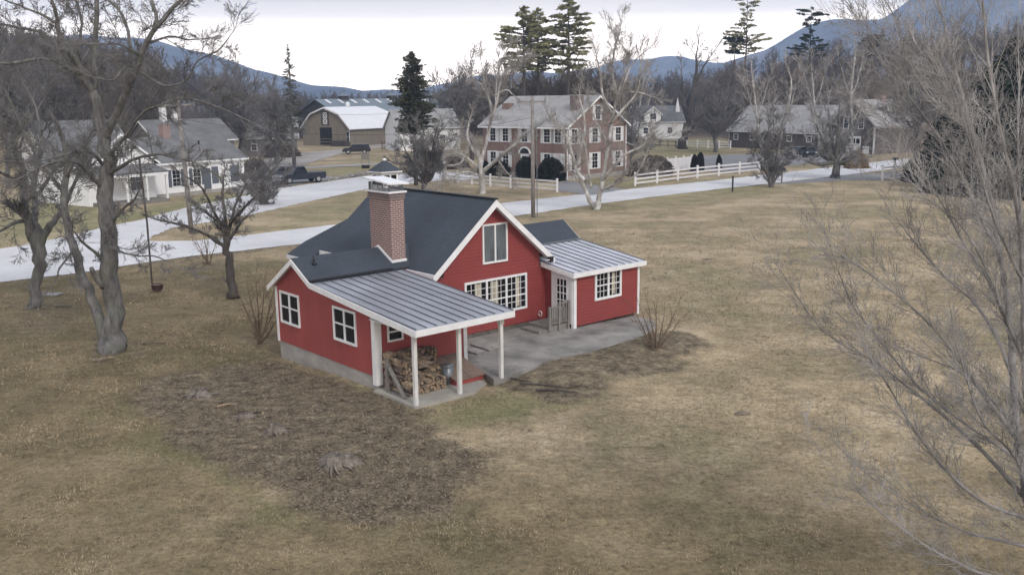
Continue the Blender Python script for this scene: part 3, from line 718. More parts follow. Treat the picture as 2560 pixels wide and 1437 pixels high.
# ------------------------------------------------------------------ bare trees
def rvec(rn): 
    return V((rn.gauss(0, 1), rn.gauss(0, 1), rn.gauss(0, 1)))
def grow(out, p, d, L, r, lvl, rn, up=.10, wob=.20, kids=3, kl=.62, ang=(.4, 1.0), rmin=.008):
    n = 4 if lvl > 0 else 3
    st = L/n
    for i in range(n):
        d = (d+rvec(rn)*wob*.55); d.z += up*.5; d.normalize()
        q = p+d*st; r2 = max(rmin, r*.80)
        out.append(((p.x, p.y, p.z), (q.x, q.y, q.z), r, r2))
        if lvl > 0:
            k = kids if i else max(0, kids-2)
            for _ in range(k if i < n-1 else k+1):
                if rn.random() < .18: continue
                a = rn.uniform(*ang); ax = rvec(rn); ax = (ax-d*ax.dot(d)).normalized()
                cd = (d*math.cos(a)+ax*math.sin(a)).normalized()
                t = rn.random(); pp = p.lerp(q, t)
                grow(out, pp, cd, L*kl*rn.uniform(.6, 1.15)*(1-.08*i), max(rmin, r2*.58), lvl-1, rn, up, wob, kids, kl, ang, rmin)
        p, r = q, r2
def shift(segs, c):
    return [((a[0]-c[0], a[1]-c[1], a[2]-c[2]), (b[0]-c[0], b[1]-c[1], b[2]-c[2]), r, s) for a, b, r, s in segs]
def limb_tree(name, label, cat, base, limbs, bark, twig, seed=0, tw=(1.2, 2, .012), every=.55, up=.1, start=.25, kids=2, rmin=.006, group=None, wob=.22, ang=(.5, 1.1), sides=10, jit=.22):
    """limbs: list of (pts, twigs?) ; pts = [(px, py, radius_px, depth)] in photograph pixels and metres of distance"""
    rn = random.Random(seed); root = empty(name, base); tag(root, label, cat, group)
    mt = MB(); out = []
    for li, L in enumerate(limbs):
        pts, tf = (L if isinstance(L, tuple) else (L, 1.0))
        W = [dp(a, b, D) for a, b, r, D in pts]; R = [max(rmin, r*D/F) for a, b, r, D in pts]
        # refine with a smooth curve and some wobble
        P2, R2 = [], []
        for i in range(len(W)-1):
            p0 = W[max(i-1, 0)]; p1 = W[i]; p2 = W[i+1]; p3 = W[min(i+2, len(W)-1)]
            for k in range(3):
                t = k/3; t2 = t*t; t3 = t2*t
                q = .5*((2*p1)+(-p0+p2)*t+(2*p0-5*p1+4*p2-p3)*t2+(-p0+3*p1-3*p2+p3)*t3)
                rr = R[i]*(1-t)+R[i+1]*t
                if k: q = q+rvec(rn)*rr*.22
                P2.append(q); R2.append(rr)
        P2.append(W[-1]); R2.append(R[-1])
        mt.tube([p-V(base) for p in P2], R2, sides if R2[0] > .05 else 6, jit)
        if tf <= 0: continue
        tot = sum((P2[i+1]-P2[i]).length for i in range(len(P2)-1)); s = 0; nx = tot*start if R2[0] > .12 else 0
        for i in range(len(P2)-1):
            a, b = P2[i], P2[i+1]; l = (b-a).length; d = (b-a).normalized()
            while nx < s+l:
                t = (nx-s)/l; p = a.lerp(b, t); r = R2[i]*(1-t)+R2[i+1]*t
                an = rn.uniform(*ang); ax = rvec(rn); ax = (ax-d*ax.dot(d)).normalized()
                cd = d*math.cos(an)+ax*math.sin(an)
                grow(out, p, cd, tw[0]*rn.uniform(.5, 1.2), max(rmin, min(r*.5, tw[2]*1.6)), int(tw[1]), rn, up, wob, kids, .62, (.4, 1.0), rmin)
                nx += every/max(.05, tf)*rn.uniform(.5, 1.5)
            s += l
        grow(out, P2[-1], (P2[-1]-P2[-2]).normalized(), tw[0]*1.2, max(rmin, R2[-1]), int(tw[1]), rn, up, wob, kids, .62, (.3, .9), rmin)
    mt.build('trunk', bark, root, True)
    vs, q = seg_geo(shift(out, base), 3); np_mesh('crown', vs, q, twig, root)
    return root, len(q)
NQ = [0]
# ---- tree A : big double trunk at the left
bA = gp(283, 875); dA = bA.y
A = dA
limbsA = [([(284, 884, 41.8, A), (283, 862, 33.2, A), (281, 810, 24.9, A), (277, 720, 23.2, A), (272, 620, 21.5, A), (268, 520, 19.8, A), (266, 430, 18.1, A), (262, 350, 16.3, A), (246, 280, 12.9, A), (230, 227, 10.3, A)], .12),
          ([(266, 882, 20.9, A), (260, 835, 15.5, A), (246, 790, 12.9, A+.1), (226, 745, 12.0, A+.3), (203, 687, 11.6, A+.5), (186, 626, 11.2, A+.7), (172, 570, 10.3, A+1), (160, 490, 8.6, A+1.3), (166, 410, 6.9, A+1.6), (150, 330, 5.2, A+1.8), (120, 270, 3.4, A+2)], .7),
          [(230, 230, 10.5, A), (207, 190, 8.7, A-.3), (180, 140, 6.8, A-.8), (157, 118, 6.2, A-1), (144, 63, 5.0, A-1.2), (138, 25, 4.3, A-1.4), (115, -30, 3.1, A-1.6)],
          [(222, 215, 7.4, A), (190, 181, 5.6, A-.5), (147, 157, 5.0, A-1.2), (110, 147, 4.3, A-1.8), (67, 153, 3.7, A-2.4), (0, 158, 3.1, A-3), (-80, 140, 2.5, A-3.4)],
          [(157, 122, 5.0, A-1), (125, 100, 3.7, A-.6), (100, 80, 3.7, A-.4), (50, 70, 3.1, A), (0, 60, 2.5, A+.3), (-60, 40, 1.9, A+.6)],
          [(144, 60, 4.3, A-1.2), (110, 40, 3.1, A-1.3), (66, 22, 2.5, A-1.6), (10, 0, 1.9, A-2)],
          [(262, 350, 11.8, A), (284, 300, 9.9, A-.3), (312, 240, 8.7, A-.6), (334, 190, 8.1, A-1), (352, 140, 7.4, A-1.2), (366, 108, 6.8, A-1.4), (384, 77, 5.6, A-1.5), (421, 33, 5.0, A-1.7), (460, -5, 3.7, A-1.9), (500, -60, 2.5, A-2)],
          [(384, 80, 5.0, A-1.5), (391, 43, 4.3, A-1.4), (380, 5, 3.7, A-1.3), (372, -50, 2.5, A-1)],
          [(230, 232, 8.1, A), (236, 160, 6.8, A+.4), (239, 87, 6.2, A+.7), (242, 20, 5.6, A+1), (246, -60, 4.3, A+1.2)],
          [(334, 195, 5.0, A-1), (328, 130, 4.3, A-.2), (322, 94, 3.7, A+.2), (310, 50, 3.7, A+.5), (290, 18, 3.1, A+.8), (260, -10, 2.5, A+1)],
          [(207, 195, 4.3, A), (196, 120, 3.7, A+.8), (205, 60, 3.1, A+1.4), (190, 0, 2.5, A+2)],
          [(345, 172, 3.7, A-1), (312, 165, 3.1, A-1.6), (285, 200, 2.5, A-2), (240, 196, 1.9, A-2.4)],
          [(352, 140, 3.7, A-1.2), (300, 112, 2.5, A-2), (250, 110, 1.9, A-2.6)],
          [(366, 110, 3.7, A-1.4), (420, 92, 2.5, A-1), (470, 100, 1.9, A-.6)],
          [(344, 176, 3.7, A-1), (410, 215, 2.8, A-1.5), (467, 200, 2.5, A-2), (494, 152, 2.1, A-2.2), (544, 128, 1.9, A-2.4), (575, 90, 1.2, A-2.6)],
          [(264, 395, 6.2, A), (310, 345, 4.3, A-.8), (360, 280, 3.1, A-1.6), (401, 264, 2.8, A-2.2), (457, 245, 2.5, A-2.6), (534, 264, 2.1, A-3), (584, 284, 1.9, A-3.3), (640, 312, 1.2, A-3.6)],
          [(268, 440, 5.6, A), (330, 400, 3.7, A-1), (401, 385, 3.1, A-1.8), (467, 400, 2.5, A-2.4), (521, 424, 1.9, A-3), (560, 450, 1.2, A-3.3)],
          [(262, 470, 6.2, A), (235, 450, 5.0, A-.6), (205, 415, 4.3, A-1.2), (175, 403, 3.7, A-1.8), (120, 410, 2.5, A-2.4), (60, 440, 1.9, A-3)],
          [(262, 420, 5.0, A), (225, 380, 3.7, A-1), (170, 385, 3.1, A-1.8), (80, 405, 2.1, A-2.6), (-20, 400, 1.5, A-3.4)],
          [(274, 560, 5.0, A), (310, 520, 3.1, A-.8), (335, 500, 2.5, A-1.4), (350, 470, 1.9, A-1.8)],
          [(272, 600, 3.1, A), (300, 628, 2.5, A-.6), (345, 640, 2.1, A-1.2), (385, 640, 1.9, A-1.6), (420, 655, 1.2, A-2)],
          [(262, 655, 5.6, A), (235, 628, 3.7, A-.5), (205, 605, 2.8, A-1), (190, 585, 1.9, A-1.4)],
          ([(258, 715, 9.9, A-.2), (240, 690, 7.4, A-.5), (228, 668, 5.0, A-.7)], 0),
          [(166, 440, 5.6, A+1.4), (200, 380, 4.3, A+1.5), (230, 330, 3.1, A+1.7)],
          [(160, 480, 5.6, A+1.3), (110, 420, 3.7, A+1.4), (60, 330, 3.1, A+1.2), (20, 240, 1.9, A+1)],
          [(186, 620, 3.1, A+.6), (165, 650, 2.5, A+.2), (148, 672, 2.5, A), (143, 690, 1.9, A-.1)]]
limb_tree('old_maple_tree', 'large old grey tree with two trunks standing left of the red house', 'tree', bA, limbsA, M['bark'], M['twig'], 11, (.98, 2, .013), .5, .05, .35, 3, .0065, jit=.1)
# root flare
# ---- tree B : far left
bB = gp(88, 768); B = bB.y
limbsB = [([(88, 774, 19.2, B), (89, 750, 14.4, B), (91, 700, 13.6, B), (96, 650, 15.2, B), (90, 600, 16.8, B), (78, 560, 14.4, B)], .1),
          [(82, 600, 12.0, B), (68, 540, 10.4, B-.2), (60, 480, 8.8, B-.4), (50, 400, 7.2, B-.8), (20, 330, 5.6, B-1.2), (-20, 270, 3.2, B-1.6)],
          [(98, 610, 12.0, B), (115, 580, 9.6, B+.2), (135, 555, 7.2, B+.4), (160, 520, 5.6, B+.6), (190, 450, 4.0, B+.9), (210, 390, 3.2, B+1.2)],
          [(86, 590, 9.6, B), (88, 520, 8.0, B+.4), (85, 450, 6.4, B+.8), (105, 370, 4.8, B+1.2), (95, 290, 3.2, B+1.6)],
          [(70, 550, 6.4, B), (30, 560, 4.0, B-1), (-20, 590, 2.4, B-2)],
          [(60, 500, 6.4, B-.4), (100, 480, 4.8, B-1), (140, 420, 4.0, B-1.6), (180, 400, 2.4, B-2)],
          [(55, 450, 5.6, B-.5), (20, 440, 4.0, B-1), (-40, 410, 2.4, B-2)]]
limb_tree('dark_maple_tree', 'grey-barked tree with a short forked trunk at the far left', 'tree', bB, limbsB, M['bark'], M['twig'], 12, (1.4, 2, .016), .4, .08, .35, 3, .0095)
# ---- small tree C
bC = gp(583, 745); Cc = bC.y
limbsC = [([(585, 750, 17, Cc), (582, 730, 13, Cc), (576, 690, 11, Cc), (574, 650, 10, Cc), (564, 618, 9, Cc), (566, 595, 9, Cc)], .1),
          [(564, 618, 5, Cc), (526, 592, 4, Cc-.3), (490, 575, 3.5, Cc-.6), (453, 562, 3, Cc-.9), (405, 552, 2, Cc-1.2)],
          [(566, 598, 6, Cc), (552, 560, 4, Cc), (530, 520, 3, Cc-.4), (505, 470, 2.5, Cc-.7), (470, 445, 2, Cc-1)],
          [(566, 596, 6, Cc), (578, 550, 4.5, Cc+.2), (592, 505, 3, Cc+.5), (615, 465, 2, Cc+.8)],
          [(568, 585, 5, Cc), (562, 530, 4, Cc+.3), (556, 480, 3, Cc+.7), (560, 440, 2, Cc+1)],
          [(575, 560, 4, Cc), (610, 520, 3, Cc-.5), (640, 490, 2, Cc-1), (655, 470, 2, Cc-1.3)],
          [(555, 565, 3, Cc), (515, 530, 2.5, Cc+.5), (490, 515, 2, Cc+1)],
          [(574, 600, 4, Cc), (600, 560, 3, Cc+.3), (618, 540, 2, Cc+.6)]]
limb_tree('apple_tree', 'small bare tree with a rounded twiggy crown by the road fork', 'tree', bC, limbsC, M['bark_dk'], M['twig'], 13, (.6, 2, .010), .28, .14, .3, 3, .007)
# ---- shrubs D and E and F
def shrub(name, label, px, py, tips, bark, twig, seed, tw, every, rpx=3, group=None, rmin=.006, kids=2):
    b = gp(px, py); D = b.y; rn = random.Random(seed); L = []
    for (tx, ty) in tips:
        o = rn.uniform(-.8, .8)*min(1, abs(ty-py)/150)
        L.append([(px+rn.uniform(-5, 5), py+2, rpx, D), (px*.72+tx*.28+rn.uniform(-4, 4), py*.72+ty*.28, rpx*.75, D+o*.3), (px*.4+tx*.6, py*.4+ty*.6, rpx*.5, D+o*.6), (tx, ty, rpx*.25, D+o)])
    return limb_tree(name, label, 'shrub', b, L, bark, twig, seed, tw, every, .12, .2, kids, rmin, group, sides=6, jit=0)
shrub('bare_shrub', 'bare upright shrub beside the left wing of the red house', 650, 858, [(600, 740), (618, 715), (640, 690), (662, 700), (690, 705), (700, 745), (715, 770), (630, 760)], M['twig_br'], M['twig_br'], 21, (.45, 1, .008), .2, 3, rmin=.0045)
shrub('bare_shrub', 'bare shrub with spreading stems at the end of the patio', 1641, 884, [(1585, 775), (1606, 785), (1622, 770), (1640, 775), (1660, 790), (1690, 775), (1700, 800), (1600, 820)], M['twig_br'], M['twig_br'], 22, (.42, 1, .007), .22, 3, rmin=.004)
shrub('lilac_bush', 'tall grey multi-stemmed bush on the grass verge of the right road', 1928, 468, [(1885, 370), (1900, 330), (1920, 300), (1935, 290), (1955, 320), (1975, 370), (1910, 380), (1950, 390), (1890, 410)], M['twig'], M['twig'], 23, (1.2, 2, .024), .55, 3, rmin=.012, kids=3)
shrub('lilac_bush', 'low twiggy shrub at the road edge near the first utility pole', 520, 660, [(490, 600), (505, 560), (520, 590), (540, 610), (500, 630)], M['twig_br'], M['twig_br'], 24, (.5, 1, .01), .4, 2, rmin=.007)
shrub('lilac_bush', 'dark bare bush beside the upper road behind the white farmhouse', 655, 512, [(600, 440), (630, 420), (655, 410), (680, 425), (705, 450), (640, 450), (670, 455)], M['twig'], M['twig'], 25, (1.1, 2, .025), .35, 3, rmin=.014, kids=3)
# ---- sycamores
b1 = gp(1205, 484); s1 = b1.y
limbs1 = [([(1205, 488, 9.5, s1), (1205, 460, 7.5, s1), (1203, 425, 6.8, s1), (1200, 395, 6.1, s1)], .1),
          [(1202, 410, 5.4, s1), (1212, 370, 4.4, s1), (1222, 330, 4.1, s1), (1232, 290, 3.4, s1-.3), (1240, 262, 3.1, s1-.5), (1250, 215, 2.7, s1-.7), (1262, 180, 2.0, s1-1), (1290, 160, 1.4, s1-1.3)],
          [(1232, 285, 3.4, s1-.3), (1222, 245, 2.7, s1), (1205, 215, 2.0, s1+.4), (1192, 205, 1.4, s1+.8)],
          [(1240, 262, 2.7, s1-.5), (1243, 200, 2.4, s1), (1252, 160, 1.7, s1+.4), (1262, 135, 1.4, s1+.8)],
          [(1228, 262, 2.7, s1), (1212, 210, 2.0, s1+.6), (1205, 165, 1.4, s1+1)],
          [(1206, 430, 5.4, s1), (1235, 405, 4.8, s1-1), (1265, 380, 4.1, s1-2), (1292, 358, 3.4, s1-3), (1310, 335, 2.7, s1-3.6), (1340, 318, 1.7, s1-4)],
          [(1200, 400, 4.1, s1), (1180, 370, 3.4, s1+.4), (1168, 340, 2.7, s1+.8), (1172, 310, 2.0, s1+1)],
          [(1198, 420, 3.4, s1), (1150, 385, 2.7, s1+.8), (1120, 380, 2.0, s1+1.4), (1095, 370, 1.4, s1+2)],
          [(1200, 440, 2.7, s1), (1160, 430, 2.0, s1-.8), (1110, 455, 1.4, s1-1.4)],
          [(1245, 400, 2.7, s1-1.2), (1262, 425, 2.0, s1-1), (1275, 440, 1.4, s1-.8)],
          [(1235, 240, 2.0, s1-.5), (1265, 225, 2.0, s1-1), (1280, 235, 1.4, s1-1.2)],
          [(1255, 210, 2.0, s1-.7), (1275, 185, 1.4, s1-1), (1290, 175, 1.0, s1-1.4)]]
limb_tree('sycamore_tree', 'pale white-limbed tree with a gnarled trunk in front of the brick house left end', 'tree', b1, limbs1, M['syc'], M['syc_twig'], 31, (1.5, 2, .022), .6, .12, .3, 3, .011)
b2 = gp(1490, 523); s2 = b2.y
limbs2 = [([(1490, 528, 10.2, s2), (1490, 505, 8.2, s2)], 0),
          [(1484, 520, 6.1, s2), (1470, 490, 5.1, s2), (1455, 455, 4.8, s2), (1440, 420, 4.1, s2-.4), (1430, 385, 3.7, s2-.8), (1418, 345, 3.4, s2-1.1), (1400, 320, 2.0, s2-1.5)],
          [(1494, 520, 6.8, s2), (1500, 480, 6.1, s2), (1506, 445, 5.4, s2+.2), (1515, 400, 4.8, s2+.5), (1524, 350, 4.8, s2+.7), (1532, 290, 4.1, s2+.9), (1545, 240, 3.4, s2+1), (1560, 190, 2.7, s2+1), (1570, 140, 2.0, s2+1), (1545, 100, 1.4, s2+1)],
          [(1532, 290, 3.4, s2+.9), (1508, 240, 3.1, s2+.6), (1502, 190, 2.7, s2+.4), (1496, 160, 1.7, s2)],
          [(1540, 260, 3.4, s2+1), (1558, 220, 2.7, s2+.6), (1575, 170, 2.0, s2+.2), (1600, 140, 1.4, s2)],
          [(1545, 240, 2.7, s2+1), (1530, 180, 2.7, s2+1.6), (1538, 120, 2.0, s2+2), (1550, 80, 1.4, s2+2.3)],
          [(1506, 450, 4.8, s2), (1535, 415, 4.1, s2-.8), (1565, 385, 3.4, s2-1.4), (1595, 372, 2.7, s2-1.8), (1625, 352, 2.0, s2-2.2), (1650, 345, 1.4, s2-2.5)],
          [(1500, 475, 3.4, s2), (1540, 460, 2.7, s2-1), (1580, 445, 2.4, s2-1.6), (1600, 420, 2.0, s2-2), (1615, 390, 1.4, s2-2.3)],
          [(1440, 425, 3.4, s2-.4), (1450, 380, 2.7, s2), (1462, 330, 2.7, s2+.3), (1460, 290, 2.0, s2+.6), (1450, 250, 1.4, s2+1)],
          [(1478, 470, 3.4, s2+.2), (1470, 420, 3.1, s2+.5), (1462, 360, 2.7, s2+.8), (1450, 330, 2.0, s2+1)],
          [(1522, 360, 2.7, s2+.7), (1498, 320, 2.0, s2+1), (1480, 280, 1.7, s2+1.4)],
          [(1528, 310, 3.4, s2+.8), (1560, 270, 3.1, s2+.4), (1590, 235, 2.4, s2+.2), (1600, 200, 1.4, s2)],
          [(1560, 232, 2.0, s2+.6), (1590, 230, 2.0, s2+.4), (1612, 236, 1.4, s2)]]
limb_tree('sycamore_tree', 'tall white-limbed tree with a V-shaped base by the road below the brick house', 'tree', b2, limbs2, M['syc'], M['syc_twig'], 32, (1.6, 2, .022), .6, .12, .2, 3, .010)
b3 = gp(1118, 452); s3 = b3.y
limbs3 = [([(1112, 452, 6, s3), (1112, 420, 5, s3), (1108, 390, 4.5, s3)], .2), [(1110, 395, 4, s3), (1095, 360, 3, s3), (1090, 330, 2, s3)], [(1110, 400, 4, s3), (1135, 370, 3.5, s3-1), (1148, 345, 2, s3-1.5)],
          [(1108, 400, 3, s3), (1080, 385, 3, s3+1), (1060, 350, 2, s3+1)], [(1112, 415, 3, s3), (1150, 410, 3, s3), (1165, 380, 2, s3)]]
limb_tree('sycamore_tree', 'small pale-barked tree left of the gnarled white tree', 'tree', b3, limbs3, M['syc'], M['syc_twig'], 33, (1.6, 2, .025), .5, .12, .2, 2, .014)
b4 = gp(1065, 478); s4 = b4.y
limbs4 = [([(1062, 480, 7, s4), (1063, 455, 6, s4)], 0)]+[[(1063, 458, 5, s4), ((1063+tx)/2+4, (458+ty)/2+8, 3.5, s4+o/2), (tx, ty, 2, s4+o)] for tx, ty, o in ((1015, 380, 1), (1030, 350, -1), (1055, 340, 1.5), (1085, 350, -1), (1105, 375, .5), (1010, 420, -.5), (1090, 410, 1), (1065, 370, -1.5))]
limb_tree('apple_tree', 'dark round-crowned bare tree behind the chimney of the red house', 'tree', b4, limbs4, M['bark_dk'], M['twig'], 34, (1.5, 2, .024), .3, .1, .2, 3, .014)
# ---- dark leaning tree and tree G, birches on the right
b5 = gp(1708, 372); s5 = b5.y
limbs5 = [([(1708, 375, 13, s5), (1712, 345, 9, s5), (1722, 305, 7, s5), (1728, 260, 6, s5), (1737, 215, 4.5, s5), (1742, 170, 3, s5), (1740, 140, 2, s5)], .7), [(1716, 330, 6, s5), (1740, 305, 5, s5-1), (1760, 280, 3, s5-1)], [(1724, 295, 4, s5), (1710, 250, 3, s5+1), (1705, 195, 2, s5+1)], [(1738, 210, 3, s5), (1755, 175, 2, s5), (1770, 150, 1.5, s5)]]
limb_tree('crooked_tree', 'dark crooked leaning tree by the far white fence', 'tree', b5, limbs5, M['bark_dk'], M['twig'], 35, (3.0, 2, .05), 1.2, .1, .4, 2, .024)
b6 = gp(2090, 446); s6 = b6.y
limbs6 = [([(2090, 450, 12, s6), (2090, 425, 9, s6), (2088, 400, 8, s6)], 0)]+[[(2088, 405, 6, s6), ((2088+tx)/2, (405+ty)/2+10, 4, s6+o/2), (tx, ty, 2, s6+o)] for tx, ty, o in ((2030, 360, 1), (2040, 310, -1), (2070, 270, 1.5), (2100, 260, -1), (2135, 300, .5), (2010, 400, -.5), (2120, 340, 1), (2150, 380, -1), (2060, 330, 2))]
limb_tree('apple_tree', 'broad grey bare tree on the verge in front of the dark barn', 'tree', b6, limbs6, M['bark'], M['twig_lt'], 36, (1.6, 2, .026), .62, .08, .2, 3, .016)
for i, (px, py, pts, lab) in enumerate([
        (1905, 420, [(1905, 422, 3.4, 0), (1900, 360, 3, 0), (1892, 290, 2.6, 0), (1882, 200, 2, 0)], 'slim white birch nearest the long white rail fence'),
        (1940, 412, [(1938, 415, 3.6, 0), (1950, 350, 3, 0), (1962, 300, 2.6, 0), (1974, 250, 2.2, 0), (1978, 200, 1.6, 0)], 'slim white birch leaning right beside the driveway'),
        (2045, 392, [(2045, 395, 3.2, 0), (2048, 330, 3, 0), (2036, 260, 2.4, 0), (2030, 180, 1.6, 0)], 'slim pale birch behind the broad bare tree'),
        (2130, 395, [(2130, 397, 3.6, 0), (2132, 330, 3, 0), (2128, 240, 2.6, 0), (2138, 140, 2, 0)], 'pale forked tree rising in front of the dark barn roof'),
        (1600, 345, [(1600, 350, 3, 0), (1604, 300, 2.6, 0), (1600, 250, 2, 0), (1612, 190, 1.4, 0)], 'thin bare tree beside the white house right of the brick house'),
        (1420, 330, [(1436, 335, 4, 0), (1432, 270, 3.6, 0), (1425, 210, 3, 0), (1440, 150, 2, 0)], 'pale tree rising behind the brick house roof')]):
    b = gp(px, py); D = b.y; P = [(a, c, r, D+o) for a, c, r, o in pts]
    rn = random.Random(50+i); L = [P]
    for k in range(4):
        j = rn.choice([1, 2]); a, c, r, d0 = P[j]; sg = rn.choice([-1, 1])
        L.append([(a, c, r*.7, D), (a+sg*14, c-30, r*.5, D+1), (a+sg*24, c-70, r*.3, D+1)])
    limb_tree('birch_tree', lab, 'tree', b, L, M['syc'], M['syc_twig'], 60+i, (2.2, 2, .03), 1.0, .12, .3, 2, .018)
# ---- grey bare trees around the farmhouse on the left
for i, (px, py, hpx, wpx, lab) in enumerate([
        (20, 470, 330, 130, 'bare grey tree at the left edge behind the forked trunk'), (120, 430, 250, 110, 'bare grey tree left of the white farmhouse porch'),
        (330, 400, 180, 90, 'bare grey tree behind the farmhouse porch roof'),
        (600, 395, 150, 80, 'bare tree against the grey roofs behind the farmhouse'), (690, 410, 130, 60, 'bare tree beside the grey hip-roofed shed'),
        (560, 360, 130, 70, 'bare tree behind the white farmhouse chimney'), (1130, 360, 110, 60, 'bare tree behind the transformer pole'),
        (1180, 400, 190, 80, 'bare grey tree at the left corner of the brick house'), 
        (1790, 380, 120, 60, 'bare tree at the end of the far white fence'), 
        (2290, 400, 220, 100, 'bare tree behind the dark hedge'), (1580, 430, 110, 50, 'small bare tree at the right end of the brick house')]):
    b = gp(px, py); D = b.y; rn = random.Random(80+i); L = []
    n = 7
    L.append(([(px, py+3, 6, D), (px+rn.uniform(-4, 4), py-hpx*.15, 5, D), (px+rn.uniform(-6, 6), py-hpx*.28, 4.2, D)], 0))
    for k in range(n):
        t = (k+.5)/n*2-1; tx = px+t*wpx*.55*rn.uniform(.8, 1.1); ty = py-hpx*(1-.35*t*t)*rn.uniform(.85, 1.0); o = rn.uniform(-2.5, 2.5)
        x0, y0 = L[0][0][2][0], L[0][0][2][1]
        L.append([(x0, y0, 3.5, D), (x0*.6+tx*.4+rn.uniform(-5, 5), y0*.55+ty*.45, 2.4, D+o*.5), (tx, ty, 1.1, D+o)])
    limb_tree('bare_tree', lab, 'tree', b, L, M['bark_dk'] if i % 2 else M['bark'], M['twig'], 90+i, (D/42., 2, .0003*D), D/170., .1, .1, 3, .000165*D)
# ---- tall thin stems growing in front at the right edge: the near tree
bR = V((gp(2600, 1500).x+.35, gp(2600, 1500).y, 0)); R0 = bR.y
def rl(pts, f=1.0): return ([(a, b, r, R0+d) for a, b, r, d in pts], f)
limbsR = [rl([(2625, 1560, 32.0, 0), (2600, 1440, 25.6, 0), (2590, 1330, 15.4, 0)], .2),
          rl([(2600, 1400, 13.2, 0), (2568, 1250, 11.0, .2), (2545, 1100, 9.9, .3), (2535, 950, 8.8, .4), (2522, 800, 8.2, .5), (2500, 640, 7.2, .6), (2472, 480, 6.1, .7), (2430, 330, 5.0, .9), (2395, 200, 3.9, 1.0), (2360, 60, 2.8, 1.1), (2330, -40, 2.2, 1.2)], 1.0),
          rl([(2590, 1330, 9.9, 0), (2570, 1100, 8.2, -.4), (2560, 900, 7.2, -.6), (2556, 700, 6.1, -.8), (2540, 500, 5.0, -1), (2500, 320, 3.9, -1.2), (2470, 150, 3.3, -1.3), (2455, -20, 2.2, -1.4)], 1.0),
          rl([(2535, 950, 5.5, .4), (2480, 820, 4.4, .6), (2425, 745, 3.3, .7), (2360, 690, 2.5, .8), (2290, 610, 1.9, .9), (2240, 545, 1.1, 1.0)]),
          rl([(2524, 820, 5.0, .5), (2470, 700, 3.9, .2), (2410, 610, 3.0, 0), (2350, 500, 2.2, -.1), (2295, 420, 1.7, -.2), (2260, 370, 1.1, -.3)]),
          rl([(2500, 640, 5.0, .6), (2440, 520, 3.9, .4), (2380, 400, 2.8, .2), (2310, 290, 1.9, 0), (2230, 190, 1.7, -.2), (2180, 110, 1.1, -.3)]),
          rl([(2482, 520, 3.9, .7), (2400, 440, 2.8, 1.2), (2300, 360, 1.9, 1.7), (2200, 290, 1.4, 2), (2130, 250, 1.1, 2.2)]),
          rl([(2545, 1100, 6.1, .3), (2440, 960, 4.4, 0), (2360, 850, 3.3, -.2), (2270, 760, 2.8, -.4), (2180, 690, 2.2, -.5), (2110, 640, 1.4, -.6)]),
          rl([(2550, 1150, 5.0, .2), (2400, 1050, 3.6, .6), (2290, 960, 2.8, .9), (2190, 840, 2.2, 1.1), (2130, 760, 1.7, 1.2), (2090, 660, 1.1, 1.3)]),
          rl([(2568, 1250, 6.6, .2), (2460, 1130, 5.0, .5), (2350, 1030, 3.9, .7), (2260, 960, 3.0, .9), (2190, 905, 2.2, 1), (2060, 830, 1.7, 1.1), (1960, 690, 1.1, 1.2)]),
          rl([(2580, 1300, 6.6, 0), (2470, 1260, 4.4, -.3), (2380, 1190, 3.9, -.5), (2290, 1080, 3.3, -.7), (2230, 980, 2.2, -.8), (2180, 900, 1.7, -.9)]),
          rl([(2590, 1370, 6.6, 0), (2500, 1350, 4.4, .2), (2420, 1330, 3.3, .3), (2330, 1290, 2.5, .4), (2230, 1230, 1.7, .5), (2150, 1170, 1.1, .5)]),
          rl([(2600, 1440, 6.6, 0), (2480, 1440, 4.4, -.2), (2380, 1400, 3.3, -.4), (2280, 1340, 2.2, -.5), (2180, 1260, 1.7, -.6), (2120, 1200, 1.1, -.6)]),
          rl([(2600, 1400, 6.6, 0), (2590, 1180, 5.5, .8), (2580, 980, 5.0, 1.2), (2570, 780, 4.4, 1.5), (2555, 600, 3.9, 1.7), (2545, 400, 2.8, 1.9), (2548, 200, 2.2, 2)]),
          rl([(2556, 700, 4.4, -.8), (2490, 560, 3.3, -1.2), (2440, 400, 2.5, -1.5), (2390, 260, 1.7, -1.8), (2350, 160, 1.1, -2)]),
          rl([(2560, 900, 5.0, -.6), (2500, 760, 3.6, -1), (2450, 640, 2.8, -1.3), (2400, 560, 2.2, -1.5), (2350, 520, 1.4, -1.7)]),
          rl([(2430, 330, 3.3, .9), (2330, 250, 2.2, .6), (2270, 150, 1.7, .4), (2245, 60, 1.4, .2), (2200, -20, 1.1, 0)]),
          rl([(2395, 200, 2.8, 1), (2300, 160, 1.7, 1.4), (2200, 110, 1.1, 1.8), (2150, 30, 1.1, 2)]),
          rl([(2540, 500, 3.9, -1), (2470, 380, 2.8, -1), (2400, 290, 2.2, -1), (2340, 180, 1.7, -1), (2300, 100, 1.1, -1)]),
          rl([(2545, 1080, 4.4, .3), (2480, 1000, 3.3, 1), (2400, 930, 2.2, 1.5), (2330, 900, 1.7, 1.8), (2230, 860, 1.1, 2)]),
          rl([(2570, 1200, 4.4, -.3), (2520, 1120, 3.3, -.9), (2460, 1060, 2.8, -1.3), (2420, 960, 2.2, -1.6), (2390, 860, 1.7, -1.8)])]
limb_tree('multi_stem_tree', 'large bare many-stemmed tree sweeping in from the right edge close to the viewer', 'tree', bR, limbsR, M['twig_lt'], M['twig_lt'], 41, (.9, 2, .0055), .135, .10, .10, 2, .0027, wob=.09, ang=(.18, .55), sides=8, jit=.1)
